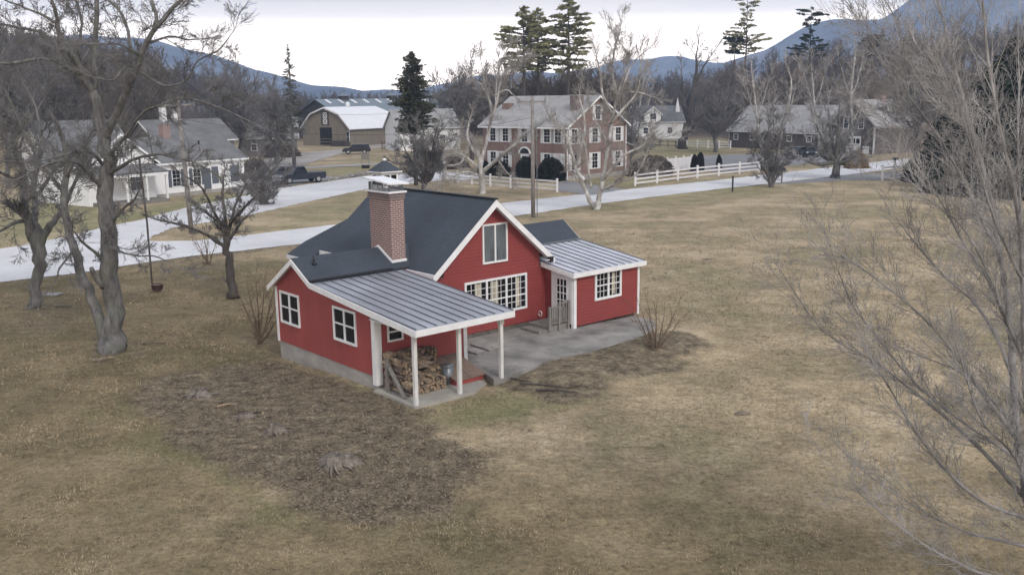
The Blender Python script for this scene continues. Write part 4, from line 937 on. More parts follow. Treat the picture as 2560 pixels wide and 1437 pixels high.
# ------------------------------------------------------------------ conifers and hedges
def cards(c, d, l, w, rs, tilt=.6):
    """leaf cards: centres c, main direction d, lengths l, widths w"""
    n = len(c); d = d/(np.linalg.norm(d, axis=1, keepdims=True)+1e-9)
    r = rs.normal(size=(n, 3)); s = np.cross(d, r); s /= np.linalg.norm(s, axis=1, keepdims=True)+1e-9
    a = d*l[:, None]*.5; b = s*w[:, None]*.5
    vs = np.stack([c-a-b*.6, c-a*.2+b*-1.0, c+a, c-a*.2+b], 1).reshape(-1, 3)
    q = np.arange(4*n).reshape(n, 4); return vs, q
def conifer(name, label, px, py, ytop, wpx, prof, nb, needles, bark, mat_, seed, ystart=None, droop=-.15, cl=.55, cw=.16, per=9, lean=0, D=None, trunk_r=None, group=None, gap=0):
    b = gp(px, py) if D is None else V((dp(px, py, D).x, D, 0)); D = b.y
    b.z = th(b.x, b.y) if D > 150 else 0
    top = dp(px, ytop, D).z; h = top-b.z; W = wpx*D/F; rs = np.random.RandomState(seed)
    root = empty(name, b); tag(root, label, 'tree', group)
    tr = trunk_r or h*.013; z0 = h*.12 if ystart is None else dp(px, ystart, D).z-b.z
    m = MB().tube([(0, 0, -.2), (0, 0, h*.3), (.1, 0, h*.7), (0, 0, h)], [tr*1.3, tr, tr*.55, .02], 8, .2)
    C, DD, Lr, segs = [], [], [], []; rag = .28 if name == 'spruce_tree' else .12
    for i in range(nb):
        t = (i+rs.rand())/nb; z = z0+(h-z0)*t; R = W*.5*prof(t)*rs.uniform(.85-rag*1.2, 1.04+rag)
        if rs.rand() < gap: continue
        a = rs.uniform(0, 6.283); dr = droop+rs.uniform(-.12, .12)
        dv = np.array([math.cos(a), math.sin(a), dr]); p0 = np.array([0, 0, z]); p1 = p0+dv*R
        segs.append(((*p0,), (*p1,), max(.015, R*.02), .012))
        k = max(2, int(per*R*1.2)); tt = rs.uniform(.25 if R > .8 else .05, 1.02, k)**.8
        c = p0+dv*R*tt[:, None]+rs.normal(size=(k, 3))*np.array([.16, .16, .07])*min(1, R)
        C.append(c); DD.append(dv+rs.normal(size=(k, 3))*.45)
    C = np.vstack(C); DD = np.vstack(DD); n = len(C)
    vs, q = cards(C, DD, cl*rs.uniform(.6, 1.3, n), cw*rs.uniform(.6, 1.5, n), rs)
    m.build('trunk', bark, root, True)
    if segs:
        v2, q2 = seg_geo(segs, 4); np_mesh('branches', v2, q2, bark, root)
    np_mesh('crown', vs, q, mat_, root); return root
conifer('spruce_tree', 'dense dark evergreen with a bare lower trunk left of the brick house', 1040, 463, 130, 92, lambda t: (.86+.14*math.sin(t*23))*float(np.interp(t, [0, .1, .35, .62, .8, .93, 1], [.75, 1, 1, .82, .55, .34, .08])), 430, 1, M['bark'], M['spruce'], 1, 335, .10, .5, .15, 9)
conifer('thin_spruce', 'thin sparse evergreen standing before the open sky by the barns', 736, 417, 112, 66, lambda t: (1.0-t)**.75 if t > .25 else .75, 150, 1, M['bark'], mat('sparse_needles', (.10, .10, .085), .9, .4, 1, spec=.1), 2, 330, -.12, .6, .12, 9, gap=.1)
PG = 'tall white pines behind the brick house'
pprof = lambda t: (.45+.55*math.sin(min(1, t*1.15)*math.pi)**.6)*(1 if t < .75 else 1-(t-.75)*2.6)
for i, (px, D, yt, w, lab) in enumerate([(1310, 138, 18, 120, 'tall green pine with open layered limbs, leftmost of the pair behind the brick house'),
                                         (1345, 143, 22, 110, 'tall green pine in the middle of the clump behind the brick house'),
                                         (1420, 140, -8, 124, 'tallest green pine of the clump, right one behind the brick house')]):
    conifer('pine_tree', lab, px, 300, yt, w, pprof, 120, 1, M['bark_dk'], M['pine'], 10+i, 178, .05, .75, .26, 10, D=D, trunk_r=.28, group=PG, gap=.1)
for i, (px, D, yt, w, ys, lab, gap) in enumerate([(1858, 190, -8, 118, 130, 'tall sparse pine against the sky right of centre', .35), (2015, 185, 24, 108, 140, 'ragged broad pine against the blue mountain', .25), (1830, 200, 95, 60, 135, 'short pine top at the ridge of the woods', .1), (2170, 180, 90, 70, 140, 'round-topped pine above the right woods', .05)]):
    conifer('pine_tree', lab, px, 300, yt, w, lambda t: .55+.45*math.sin(t*7+i)*(1-t*.3), 80, 1, M['bark_dk'], M['pine'] if i < 1 else M['conifer'], 20+i, ys, .1, .9, .3, 6, D=D, trunk_r=.22, gap=gap)
conifer('evergreen_tree', 'large dark evergreen behind the bare branches at the right edge', 2510, 470, 100, 330, lambda t: max(.12, 1-t**2), 900, 1, M['bark_dk'], M['conifer'], 30, 460, -.15, .8, .36, 12)
conifer('evergreen_tree', 'dark evergreen half hidden beside the large one on the right', 2385, 445, 235, 190, lambda t: max(.1, 1-t**1.8), 520, 1, M['bark_dk'], M['conifer'], 31, 430, -.15, .7, .32, 12)
def bush(name, label, cat, px, py, wpx, hpx, m, seed, D=None, shape=1.0, depth=1.0, n=2600, cs=.16, group=None):
    b = gp(px, py) if D is None else V((dp(px, py, D).x, D, 0)); D = b.y; w = wpx*D/F/2; h = hpx*D/F
    rs = np.random.RandomState(seed)
    th_ = rs.uniform(0, 6.283, n); u = rs.uniform(-.15, 1, n)
    rr = np.sqrt(np.clip(1-np.clip(u, 0, 1)**(2*shape), 0, 1))
    bm = 1+.10*np.sin(3*th_+seed)+.08*np.sin(5*th_+4*u)+rs.normal(size=n)*.05
    C = np.stack([np.cos(th_)*rr*w*bm, np.sin(th_)*rr*w*bm*depth, np.clip(u, .02, 1)*h*(.96+.06*np.sin(4*th_))], 1)
    DD = C*np.array([1, 1, 1.])+rs.normal(size=(n, 3))*w
    vs, q = cards(C, DD, cs*2*rs.uniform(.6, 1.4, n), cs*rs.uniform(.6, 1.4, n), rs)
    # inner body so that the clipped bush is dense
    k, L = 20, 8; iv = []; iq = []
    for j in range(L+1):
        uu = j/L*.97; r_ = math.sqrt(max(0, 1-uu**(2*shape)))*.93
        for i in range(k): a = 6.283*i/k; iv.append((math.cos(a)*r_*w*(1+.1*math.sin(3*a+seed)), math.sin(a)*r_*w*depth, uu*h*.95))
    for j in range(L):
        for i in range(k): iq.append((j*k+i, j*k+(i+1) % k, (j+1)*k+(i+1) % k, (j+1)*k+i))
    V2 = np.vstack([vs, np.array(iv)]); Q2 = np.vstack([q, np.array(iq)+len(vs)])
    o = np_mesh(name, V2, Q2, m); o.location = b; tag(o, label, cat, group); return o
bush('round_shrub', 'large round clipped dark shrub at the brick house corner', 'shrub', 1376, 452, 66, 56, M['shrub'], 1, shape=1.3)
bush('round_shrub', 'dark clipped shrub in front of the arched front door', 'shrub', 1316, 446, 56, 52, M['shrub'], 2, shape=1.2)
bush('round_shrub', 'wide dark shrub left of the arched front door', 'shrub', 1262, 440, 76, 42, M['shrub'], 3, shape=1.0)
bush('round_shrub', 'dark shrub behind the gnarled white tree trunk', 'shrub', 1216, 438, 40, 34, M['shrub'], 4)
bush('brown_hedge', 'rounded brown leafless hedge right of the brick house', 'hedge', 1630, 440, 104, 50, M['hedge_br'], 5, shape=1.6, depth=.5)
bush('arborvitae', 'left half of the pair of dark columnar evergreens behind the rail fence', 'shrub', 1736, 430, 17, 42, M['shrub'], 6, shape=2.4, n=900, cs=.12, group='pair of columnar evergreens')
bush('arborvitae', 'right half of the pair of dark columnar evergreens behind the rail fence', 'shrub', 1750, 429, 17, 47, M['shrub'], 7, shape=2.4, n=900, cs=.12, group='pair of columnar evergreens')
bush('small_shrub', 'small dark conical shrub beside the grey driveway', 'shrub', 1797, 420, 14, 32, M['shrub'], 8, n=600, cs=.12)
bush('tan_bush', 'pale tan dry-leaved bush in front of the barn garage door', 'shrub', 2140, 420, 52, 42, M['straw'], 9, shape=.8, n=2200, cs=.2)
bush('small_shrub', 'low dark shrub at the road edge below the tan bush', 'shrub', 2117, 412, 30, 18, M['shrub'], 10, n=700)
bush('low_shrub', 'grey-brown shrub mass behind the pickup truck', 'shrub', 640, 432, 60, 34, M['hedge_br'], 11, n=1600)
bush('low_shrub', 'grey-brown shrub mass below the hip-roofed shed', 'shrub', 700, 392, 90, 36, M['hedge_br'], 12, n=1800, cs=.2)
bush('low_shrub', 'dark brush left of the sycamore by the dark wall', 'shrub', 1120, 420, 90, 30, M['hedge_br'], 13, n=1800, cs=.2)
for i, (px, py, w, h) in enumerate([(2300, 455, 80, 60), (2370, 480, 120, 85), (2460, 490, 130, 95), (2550, 495, 130, 100)]):
    bush('yew_hedge', ['dark evergreen hedge clump nearest the road', 'second dark hedge clump from the road', 'third dark hedge clump from the road', 'dark hedge clump at the right edge of the lawn'][i], 'hedge', px, py, w, h, M['conifer'], 40+i, shape=1.5, n=3200, cs=.25, group='dark hedge at the right of the lawn')
# ------------------------------------------------------------------ far woods
def proto(seed, h, mt):
    rn = random.Random(seed); out = []; p = V((0, 0, 0)); d = V((0, 0, 1)); r = h*.011
    n = 7
    for i in range(n):
        d = (d+rvec(rn)*.05).normalized(); q = p+d*(h*.72/n); out.append(((*p,), (*q,), r, r*.86)); r *= .86
        if i >= 1:
            for _ in range(3):
                a = rn.uniform(.35, .8); ax = rvec(rn); ax = (ax-d*ax.dot(d)).normalized(); cd = d*math.cos(a)+ax*math.sin(a)
                grow(out, q, cd, h*.30*rn.uniform(.7, 1.1)*(1-.06*i), r*.5, 2, rn, .14, .2, 2, .6, (.3, .9), .034)
        p = q
    grow(out, p, d, h*.26, r, 2, rn, .14, .2, 2, .6, (.3, .8), .034)
    print('proto', len(out)); return seg_geo(out, 3)
PR = [proto(700+i, 15, None) for i in range(5)]
def woods(name, mt, spots, seed, label=None):
    rs = np.random.RandomState(seed); VS, QS, off = [], [], 0
    for (x, y, s) in spots:
        v, q = PR[rs.randint(len(PR))]; a = rs.uniform(0, 6.283); c, sn = math.cos(a), math.sin(a)
        s2 = s*rs.uniform(.95, 1.05); w = s2*rs.uniform(.85, 1.1)
        u = np.stack([(v[:, 0]*c-v[:, 1]*sn)*w+x, (v[:, 0]*sn+v[:, 1]*c)*w+y, v[:, 2]*s2+th(x, y)-.2], 1)
        VS.append(u.astype(np.float32)); QS.append(q+off); off += len(v)
    o = np_mesh(name, np.vstack(VS), np.vstack(QS), mt); tag(o, label, 'woods', None, 'stuff'); return o
def scatter(seed, n, px0, px1, d0, d1, s0=.8, s1=1.2, cond=None):
    rn = random.Random(seed); out = []
    for _ in range(n):
        D = math.sqrt(rn.uniform(d0*d0, d1*d1)); px = rn.uniform(px0, px1)
        if cond and not cond(px, D): continue
        out.append(((px-1280)/F*D, D, rn.uniform(s0, s1)))
    return out
woods('woods', M['woods'], scatter(1, 150, -260, 440, 125, 215, .85, 1.1)+scatter(2, 300, -300, 620, 210, 400, .75, 1.0), 1, 'grey leafless woods on the rising ground behind the farmhouse')
woods('woods', M['woods'], scatter(3, 260, 560, 1260, 270, 430, .5, .68)+scatter(4, 50, 1100, 1260, 230, 330, .55, .7), 2, 'low leafless woods behind the barns')
woods('woods', M['woods'], scatter(5, 130, 1215, 1530, 142, 200, .72, .95)+scatter(6, 170, 1500, 1860, 235, 350, .6, .8), 3, 'leafless woods behind the brick house')
woods('woods', M['woods2'], scatter(7, 300, 1790, 2700, 205, 340, .75, .98)+scatter(8, 90, 2150, 2760, 165, 230, .7, .9), 4, 'brown leafless woods above the long dark barn')
# ------------------------------------------------------------------ mountains
def mountain(name, D, samples, depth, seed, m, base=0):
    xs = [s[0] for s in samples]; ys = [s[1] for s in samples]
    px = np.linspace(min(xs), max(xs), 260); py = np.interp(px, xs, ys); nt_ = 46
    t = np.linspace(0, 1, nt_); VS = np.zeros((nt_, len(px), 3)); rs = np.random.RandomState(seed)
    ph = rs.uniform(0, 6, 12)
    for i, tt in enumerate(t):
        Dd = D-depth*.5+depth*tt
        cz = np.array([dp(a, b, D).z for a, b in zip(px, py)])-0
        shape = math.sin(min(1, tt/.55)*math.pi/2)**1.15 if tt < .55 else math.cos((tt-.55)/.45*math.pi/2)**.8
        x = (px-1280)/F*D
        nz = sum(np.sin(x*k*.0031+ph[j]+tt*k*1.3)*np.cos(x*k*.0017-tt*3.1*k+ph[j+4])/k for j, k in enumerate((1, 2.3, 4.1, 7.7)))
        nz2 = sum(np.sin(x*k*.012+ph[j+6]+2*tt*k) for j, k in enumerate((1, 1.9, 3.3)))
        VS[i, :, 0] = x*(Dd/D)**.3; VS[i, :, 1] = Dd
        VS[i, :, 2] = base-5+(cz+5)*shape*(1+.16*nz*(1-shape))+nz2*D*.0009*shape**.5
    q = []; n = len(px); I = np.arange(nt_-1)[:, None]; J = np.arange(n-1)[None]
    q = np.stack([I*n+J, I*n+J+1, (I+1)*n+J+1, (I+1)*n+J], -1).reshape(-1, 4)
    o = np_mesh(name, VS.reshape(-1, 3), q, m, smooth=True); tag(o, kind='structure'); return o
def mtn_mat():
    m, nt, b = nodes_of('mountain_forest'); v = obj_coord(nt)
    n = noise(nt, v, .006, 8, .7); n2 = noise(nt, v, .03, 6, .7)
    c = ramp(nt, n, [(.38, (.015, .02, .03)), (.48, (.07, .08, .095)), (.58, (.16, .17, .185)), (.68, (.36, .37, .39))])
    c = mix(nt, .6, c, ramp(nt, n2, [(.3, (.6,)*3), (.7, (1.4,)*3)]), 'MULTIPLY')
    nt.links.new(c, b.inputs['Base Color']); val(b, Roughness=1); b.inputs['Specular IOR Level'].default_value = 0
    bump(nt, b, n2, 1, 12); return m
MT = mtn_mat()
mountain('hills', 2400, [(-900, 120), (-300, 100), (0, 95), (250, 86), (350, 92), (420, 100), (480, 112), (530, 128), (590, 152), (640, 172), (700, 190), (780, 208), (860, 220), (930, 228), (1000, 234), (1100, 240)], 1500, 1, MT)
mountain('hills', 3250, [(500, 236), (700, 226), (850, 228), (1000, 226), (1060, 220), (1110, 212), (1160, 203), (1200, 192), (1260, 186), (1330, 182), (1400, 178), (1460, 172), (1530, 158), (1590, 150), (1650, 142), (1700, 141), (1740, 150), (1780, 158), (1850, 150), (1950, 150), (2200, 170)], 800, 2, MT)
mountain('hills', 2300, [(1600, 215), (1700, 192), (1780, 168), (1850, 146), (1910, 122), (1960, 96), (2020, 60), (2060, 48), (2120, 44), (2180, 46), (2215, 38), (2260, 5), (2330, -45), (2450, -95), (2600, -120), (3000, -150), (3500, -100)], 1500, 3, MT)
# ------------------------------------------------------------------ generic house body
def frame_at(C, xd):
    """house frame: origin C, local x along xd"""
    return math.atan2(xd[1], xd[0])
def gable(root, x0, x1, y0, y1, z0, ze, zr, along, wall, roof, ov=.35, th_=.18, trim='white', wname='wall'):
    if along == 'x':
        ym = (y0+y1)/2
        MB().prism([V((x0, y0, z0)), V((x0, y0, ze)), V((x0, ym, zr)), V((x0, y1, ze)), V((x0, y1, z0))], (x1-x0, 0, 0)).build(wname, wall, root)
        s = (zr-ze)/(ym-y0)
        for sg, ye in ((-1, y0-ov), (1, y1+ov)):
            q = [V((x0-ov, ym+sg*.003, zr+th_)), V((x1+ov, ym+sg*.003, zr+th_)), V((x1+ov, ye, ze-s*ov+th_)), V((x0-ov, ye, ze-s*ov+th_))]
            MB().prism(q, (0, 0, -th_*.92)).build('roof', roof, root)
        m = MB()
        for x in (x0-ov-.05, x1+ov+.01):
            for sg, ye in ((-1, y0-ov), (1, y1+ov)):
                m.prism([V((x, ym, zr+th_*.8)), V((x, ye, ze-s*ov+th_*.8)), V((x, ye, ze-s*ov-.08)), V((x, ym, zr-.08))], (.04, 0, 0))
        for ye in (y0-ov-.04, y1+ov+.005): m.box(x0-ov, x1+ov, ye, ye+.03, ze-s*ov-.06, ze-s*ov+th_*.7)
        m.build('trim', M[trim], root)
    else:
        xm = (x0+x1)/2
        MB().prism([V((x0, y0, z0)), V((x1, y0, z0)), V((x1, y0, ze)), V((xm, y0, zr)), V((x0, y0, ze))], (0, y1-y0, 0)).build(wname, wall, root)
        s = (zr-ze)/(xm-x0)
        for sg, xe in ((-1, x0-ov), (1, x1+ov)):
            q = [V((xm+sg*.003, y0-ov, zr+th_)), V((xm+sg*.003, y1+ov, zr+th_)), V((xe, y1+ov, ze-s*ov+th_)), V((xe, y0-ov, ze-s*ov+th_))]
            MB().prism(q, (0, 0, -th_*.92)).build('roof', roof, root)
        m = MB()
        for y in (y0-ov-.05, y1+ov+.01):
            for sg, xe in ((-1, x0-ov), (1, x1+ov)):
                m.prism([V((xm, y, zr+th_*.8)), V((xe, y, ze-s*ov+th_*.8)), V((xe, y, ze-s*ov-.08)), V((xm, y, zr-.08))], (0, .04, 0))
        for xe in (x0-ov-.04, x1+ov+.005): m.box(xe, xe+.03, y0-ov, y1+ov, ze-s*ov-.06, ze-s*ov+th_*.7)
        m.build('trim', M[trim], root)
XP, XN, YP, YN = V((1, 0, 0)), V((-1, 0, 0)), V((0, 1, 0)), V((0, -1, 0))
# ---- brick house
def brick_house():
    C = gp(1418, 452); r = empty('brick_house', C, math.atan2(.71, .70)); tag(r, 'two-storey brick house with pale grey roof and white shutters across the road', 'house')
    gable(r, 0, 10.4, 0, 13.4, -.1, 6.0, 9.15, 'y', M['brick_h'], M['roof_lt'], .45)
    MB().box(-.03, 10.43, -.03, 13.43, -.1, .5).build('foundation', M['conc'], r)
    wk = dict(cols=2, rows=4, fw=.11, shutters='shutter_w', sw=.42)
    for y in (1.35, 3.0, 6.5, 9.6, 11.7):
        window(r, (0, y+.45, 4.15), YN, XN, .9, 1.45, **wk)
    for y in (3.0, 9.6, 11.7):
        window(r, (0, y+.45, 1.25), YN, XN, .9, 1.6, **wk)
    window(r, (0, 1.35+.45, 1.25), YN, XN, .9, 1.6, glass='shutter_w', **wk)
    for x in (.95+.25, 4.75, 9.0):
        window(r, (x-.45, 0, 4.1), XP, YN, .95, 1.5, **wk); window(r, (x-.45, 0, 1.15), XP, YN, .95, 1.65, **wk)
    window(r, (4.85, 0, 6.65), XP, YN, .85, 1.45, cols=2, rows=4, fw=.12, shutters='shutter_w', sw=.35, arch=False)
    # arched doorway
    O = V((0, 7.15, .5)); m = MB(); m.obox(O, YN, V((0, 0, 1)), XN, 0, 1.3, 0, 2.2, .003, .08)
    d = m.build('door', M['white'], r); MB().obox(O, YN, V((0, 0, 1)), XN, .28, 1.02, 1.1, 2.0, .082, .09).build('pane', M['glass'], d)
    MB().tube([V((-.1, 6.0, 1.5)), V((-.16, 6.0, 1.5))], .04, 6).build('handle', M['black'], d)
    c = V((0, 6.5, 2.75)); pts = [c+YN*math.cos(math.pi*i/12)*1.0+V((0, 0, 1))*math.sin(math.pi*i/12)*.85-V((.003, 0, 0)) for i in range(13)]
    f = MB().prism(pts, (-.07, 0, 0)).build('door_arch', M['white'], r)
    pts = [c+YN*math.cos(math.pi*i/12)*.75+V((0, 0, 1))*(.05+math.sin(math.pi*i/12)*.62)-V((.075, 0, 0)) for i in range(13)]
    MB().prism(pts, (-.01, 0, 0)).build('fanlight', M['glass'], f)
    MB().box(-1.3, -.02, 5.3, 7.8, -.1, .45).build('door_step', M['stone'], r)
    ch = MB().box(2.4, 3.5, .6, 1.7, 6.3, 9.25).build('chimney', M['brick_g'], r); MB().box(2.35, 3.55, .55, 1.75, 9.25, 9.4).build('chimney_cap', M['stone'], ch)
    ch = MB().box(2.6, 3.5, 11.6, 12.7, 6.5, 8.5).build('chimney', M['brick_h'], r)
    # ell at the back right
    MB().box(10.42, 13.4, 1.6, 7.5, -.1, 3.3).build('wall', M['brick_h'], r)
    MB().prism([V((10.42, 1.3, 4.2)), V((13.8, 1.3, 3.2)), V((13.8, 7.8, 3.2)), V((10.42, 7.8, 4.2))], (0, 0, .16)).build('roof', M['roof_lt'], r)
    window(r, (11.3, 1.6, 1.1), XP, YN, .9, 1.5, **wk)
    m = MB()
    for (x, y) in ((-.06, -.06), (10.46, -.06)): m.box(x-.05, x+.05, y-.05, y+.05, .1, 5.9)
    m.build('downpipe', M['white'], r)
    # cellar bulkhead at the gable foot
    MB().prism([V((.9, -.05, -.1)), V((.9, -.05, .95)), V((.9, -1.1, .2)), V((.9, -1.1, -.1))], (.9, 0, 0)).build('bulkhead', M['white'], r)
brick_house()
# ---- white farmhouse
def farmhouse():
    C = gp(383, 497); R_ = gp(614, 473); d = (R_-C); r = empty('white_farmhouse', C, math.atan2(d.y, d.x)); L = d.length
    tag(r, 'long low white farmhouse with dark shutters and a grey roof', 'house')
    gable(r, 0, L, 0, 8, -.1, 3.35, 5.5, 'x', M['wallw'], M['roof_gr'], .35)
    MB().box(-.02, L+.02, -.03, 8, -.1, .35).build('foundation', M['conc'], r)
    wk = dict(cols=2, rows=4, fw=.09, shutters='shutter', sw=.36)
    for x in (2.3, 4.7): window(r, (x, 0, 1.0), XP, YN, .85, 1.5, **wk)
    for x, w in ((6.9, .8), (9.2, 1.1)):
        MB().obox(V((x, 0, .9)), XP, V((0, 0, 1)), YN, 0, w, 0, 1.7, .003, .04).build('window', M['shutter'], r)
    d_ = MB().obox(V((5.9, 0, .4)), XP, V((0, 0, 1)), YN, 0, .85, 0, 2.1, .003, .05).build('door', M['shutter'], r)
    MB().tube([V((6.6, -.05, 1.4)), V((6.6, -.1, 1.4))], .04, 6).build('handle', M['black'], d_)
    # cross gable on the left with its porch
    gable(r, -7.2, -.4, -1.2, 8.5, -.1, 3.7, 6.2, 'y', M['wallw'], M['roof_gr'], .4)
    window(r, (-3.0, -1.2, 1.1), XP, YN, 1.1, 1.6, cols=2, rows=4, fw=.09, glass='glass_pale')
    window(r, (-5.9, -1.2, 1.1), XP, YN, 1.0, 1.6, cols=2, rows=4, fw=.09)
    window(r, (-4.2, -1.2, 4.2), XP, YN, .7, 1.0, cols=2, rows=4, fw=.09)
    MB().prism([V((-6.9, -1.25, 3.35)), V((-.6, -1.25, 3.35)), V((-.6, -3.6, 2.75)), V((-6.9, -3.6, 2.75))], (0, 0, .14)).build('porch_roof', M['roof_gr'], r)
    MB().box(-6.9, -.6, -3.62, -3.5, 2.5, 2.745).build('porch_beam', M['white'], r)
    MB().box(-6.9, -.6, -3.5, -1.25, -.1, .3).build('porch_floor', M['wood_grey'], r)
    for x in (-6.8, -4.8, -2.8, -.75): MB().box(x-.08, x+.08, -3.5, -3.34, .3, 2.5).build('porch_post', M['white'], r)
    ch = MB().box(4.2, 5.0, 3.6, 4.4, 5.2, 6.9).build('chimney', M['brick'], r); MB().box(4.15, 5.05, 3.55, 4.45, 6.9, 7.0).build('chimney_cap', M['stone'], ch)
    MB().tube([(7.4, 2.4, 4.6), (7.4, 2.4, 5.2)], .09, 8).build('vent_pipe', M['black'], r)
farmhouse()
def simple_house(name, label, cat, px, py, yaw, Lx, Ly, ze, zr, along, wall, roof, wins=(), trim='white', ov=.35, extra=None):
    C = gp(px, py); C.z = 0; r = empty(name, C, yaw); tag(r, label, cat)
    gable(r, 0, Lx, 0, Ly, -.3, ze, zr, along, wall, roof, ov, trim=trim)
    for (face, a, z, w, h) in wins:
        if face == 'y': window(r, (a, 0, z), XP, YN, w, h, cols=2, rows=2, fw=.12)
        else: window(r, (0, a+w, z), YN, XN, w, h, cols=2, rows=2, fw=.12)
    if extra: extra(r)
    return r
def chim(x, y, z0, z1, w=.9, m='white'):
    def f(r):
        ch = MB().box(x, x+w, y, y+w, z0, z1).build('chimney', M[m], r); MB().box(x-.06, x+w+.06, y-.06, y+w+.06, z1, z1+.1).build('chimney_cap', M['stone'], ch)
    return f
simple_house('grey_house', 'taller grey-roofed house behind the white farmhouse with two pale chimneys', 'house', 400, 430, .9, 12, 7.5, 4.0, 6.6, 'x', M['wallg'], M['roof_gr'], [('y', 3, 1.2, .9, 1.4), ('y', 8, 1.2, .9, 1.4)], extra=lambda r: (chim(3, 3.3, 5.6, 8.4, .7)(r), chim(4.8, 3.3, 5.6, 8.1, .7)(r)))
simple_house('hip_shed', 'grey shed with a light patched roof left of the barns', 'shed', 600, 392, .25, 9.5, 7, 3.2, 6.2, 'x', M['wallg'], M['roof_lt'], [('y', 2, 1, .8, 1), ('y', 6, 1, .8, 1)])
simple_house('white_house', 'white house mostly hidden behind the big double trunk', 'house', 120, 470, .75, 9, 8, 4.2, 7.0, 'x', M['wallw'], M['roof_gr'], [('y', 1.2, 1.2, 1, 1.5), ('y', 4, 1.2, 1, 1.5), ('y', 6.8, 1.2, 1, 1.5)])
simple_house('brown_shed', 'small brown shed with a white gable board behind the farmhouse', 'shed', 300, 400, .4, 6, 6, 3.2, 5.2, 'x', M['redbarn'], M['roof_gr'], [('y', 2, 1.2, 1, 1)])
simple_house('white_outbuilding', 'white building with a grey roof right of the gambrel barn', 'house', 1000, 378, .5, 12, 7, 4.2, 7.2, 'x', M['wallw'], M['roof_lt'], [('y', 2, 1.2, 1, 1.4), ('y', 8, 1.2, 1, 1.4)])
simple_house('white_garage', 'plain white outbuilding with a gable end right of the dark evergreen', 'shed', 1092, 362, .75, 6.5, 8, 4.6, 7.4, 'y', M['wallw'], M['roof_lt'], [('y', 2.8, 2.2, .9, 1.2)])
simple_house('white_cottage', 'white cottage with a dark dormer right of the brick house', 'house', 1592, 348, .12, 10.5, 8, 3.8, 7.0, 'x', M['wallw'], M['roof_gr'], [('y', 1.5, 1.2, 1, 1.2), ('y', 7, 1.2, 1, 1.2)],
             extra=lambda r: (gable(r, 1.6, 5.2, -.6, 3.5, 3.5, 5.4, 6.9, 'y', M['wallw'], M['roof_gr'], .3), window(r, (2.8, -.6, 4.3), XP, YN, 1.3, 1.2, cols=2, rows=2), MB().add([(9.2, 2, 4.5), (10.6, 2, 4.5), (10.6, 3.4, 4.5), (9.2, 3.4, 4.5), (9.9, 2.7, 9.0)], [(0, 1, 4), (1, 2, 4), (2, 3, 4), (3, 0, 4)]).build('spire', M['white'], r)))
# ---- gambrel barn
def barn():
    C = gp(877, 366); a = math.atan2(.85, .52); r = empty('gambrel_barn', C, a); tag(r, 'tan gambrel barn with a white metal roof and an open dark doorway', 'barn')
    W, L = 12.9, 15.5; P = [(0, 0), (0, 3.7), (2.7, 6.3), (W/2, 7.5), (W-2.7, 6.3), (W, 3.7), (W, 0)]
    MB().prism([V((0, y, z-.1)) for y, z in P], (L, 0, 0)).build('wall', M['barn'], r)
    Q = [(-.5, 3.3), (2.6, 6.42), (W/2, 7.68), (W-2.6, 6.42), (W+.5, 3.3)]
    m = MB()
    for (ya, za), (yb, zb) in zip(Q, Q[1:]): m.prism([V((-.5, ya, za)), V((L+.5, ya, za)), V((L+.5, yb, zb)), V((-.5, yb, zb))], (0, 0, .14))
    m.build('roof', M['roof_wh'], r)
    m = MB()
    for (ya, za), (yb, zb) in zip(Q, Q[1:]): m.prism([V((-.56, ya, za+.1)), V((-.56, yb, zb+.1)), V((-.56, yb, zb-.2)), V((-.56, ya, za-.2))], (.05, 0, 0))
    m.build('rake_trim', M['white'], r)
    MB().box(-.04, -.003, 4.9, 8.1, .2, 3.7).build('dark_doorway', M['dark'], r)  # black sheet on the wall paints the unlit interior of the open doorway
    MB().box(-.10, -.045, 4.8, 8.2, 3.7, 3.85).box(-.08, -.045, 4.9, 8.1, .7, .82).box(-.08, -.045, 4.9, 8.1, 1.3, 1.42).build('door_rail', M['barn'], r)
    MB().box(-.09, -.003, .9, 4.7, .2, 3.7).build('sliding_door', M['barn'], r)
    for z in (4.35, 5.6):
        w = MB().box(-.05, -.003, 6.0, 7.1, z, z+1.1).build('window', M['white'], r)
        n = MB()
        for s in (1, -1): n.beam((-.07, 6.55-.40, z+.55-.40*s), (-.07, 6.55+.40, z+.55+.40*s), .12, .03, (1, 0, 0))
        n.build('cross_bar', M['barn_dk'], w)
    MB().box(-.02, -.0025, 5.5, 7.6, 4.1, 6.9).build('shutter_panel', M['barn_dk'], r)
    window(r, (0, 1.5, 1.0), YN, XN, 1.2, 1.9, cols=2, rows=3, fw=.15)
    MB().box(-1.6, -.1, 0.2, 4.0, 0, 1.1).build('pen_wall', M['barn_dk'], r)
    MB().tube([(7, W/2, 7.6), (7, W/2, 8.3), (7, W/2, 8.7), (7, W/2, 8.8)], [.45, .5, .35, .05], 12).build('roof_vent', M['white'], r, True)
    MB().prism([V((13.5, -.05, 3.0)), V((18, -.05, 3.0)), V((18, -2.6, 2.5)), V((13.5, -2.6, 2.5))], (0, 0, .1)).build('lean_to_roof', M['roof_wh'], r)
    MB().box(13.6, 13.75, -2.5, -2.35, 0, 2.5).box(17.8, 17.95, -2.5, -2.35, 0, 2.5).build('lean_to_post', M['barn_dk'], r)
barn()
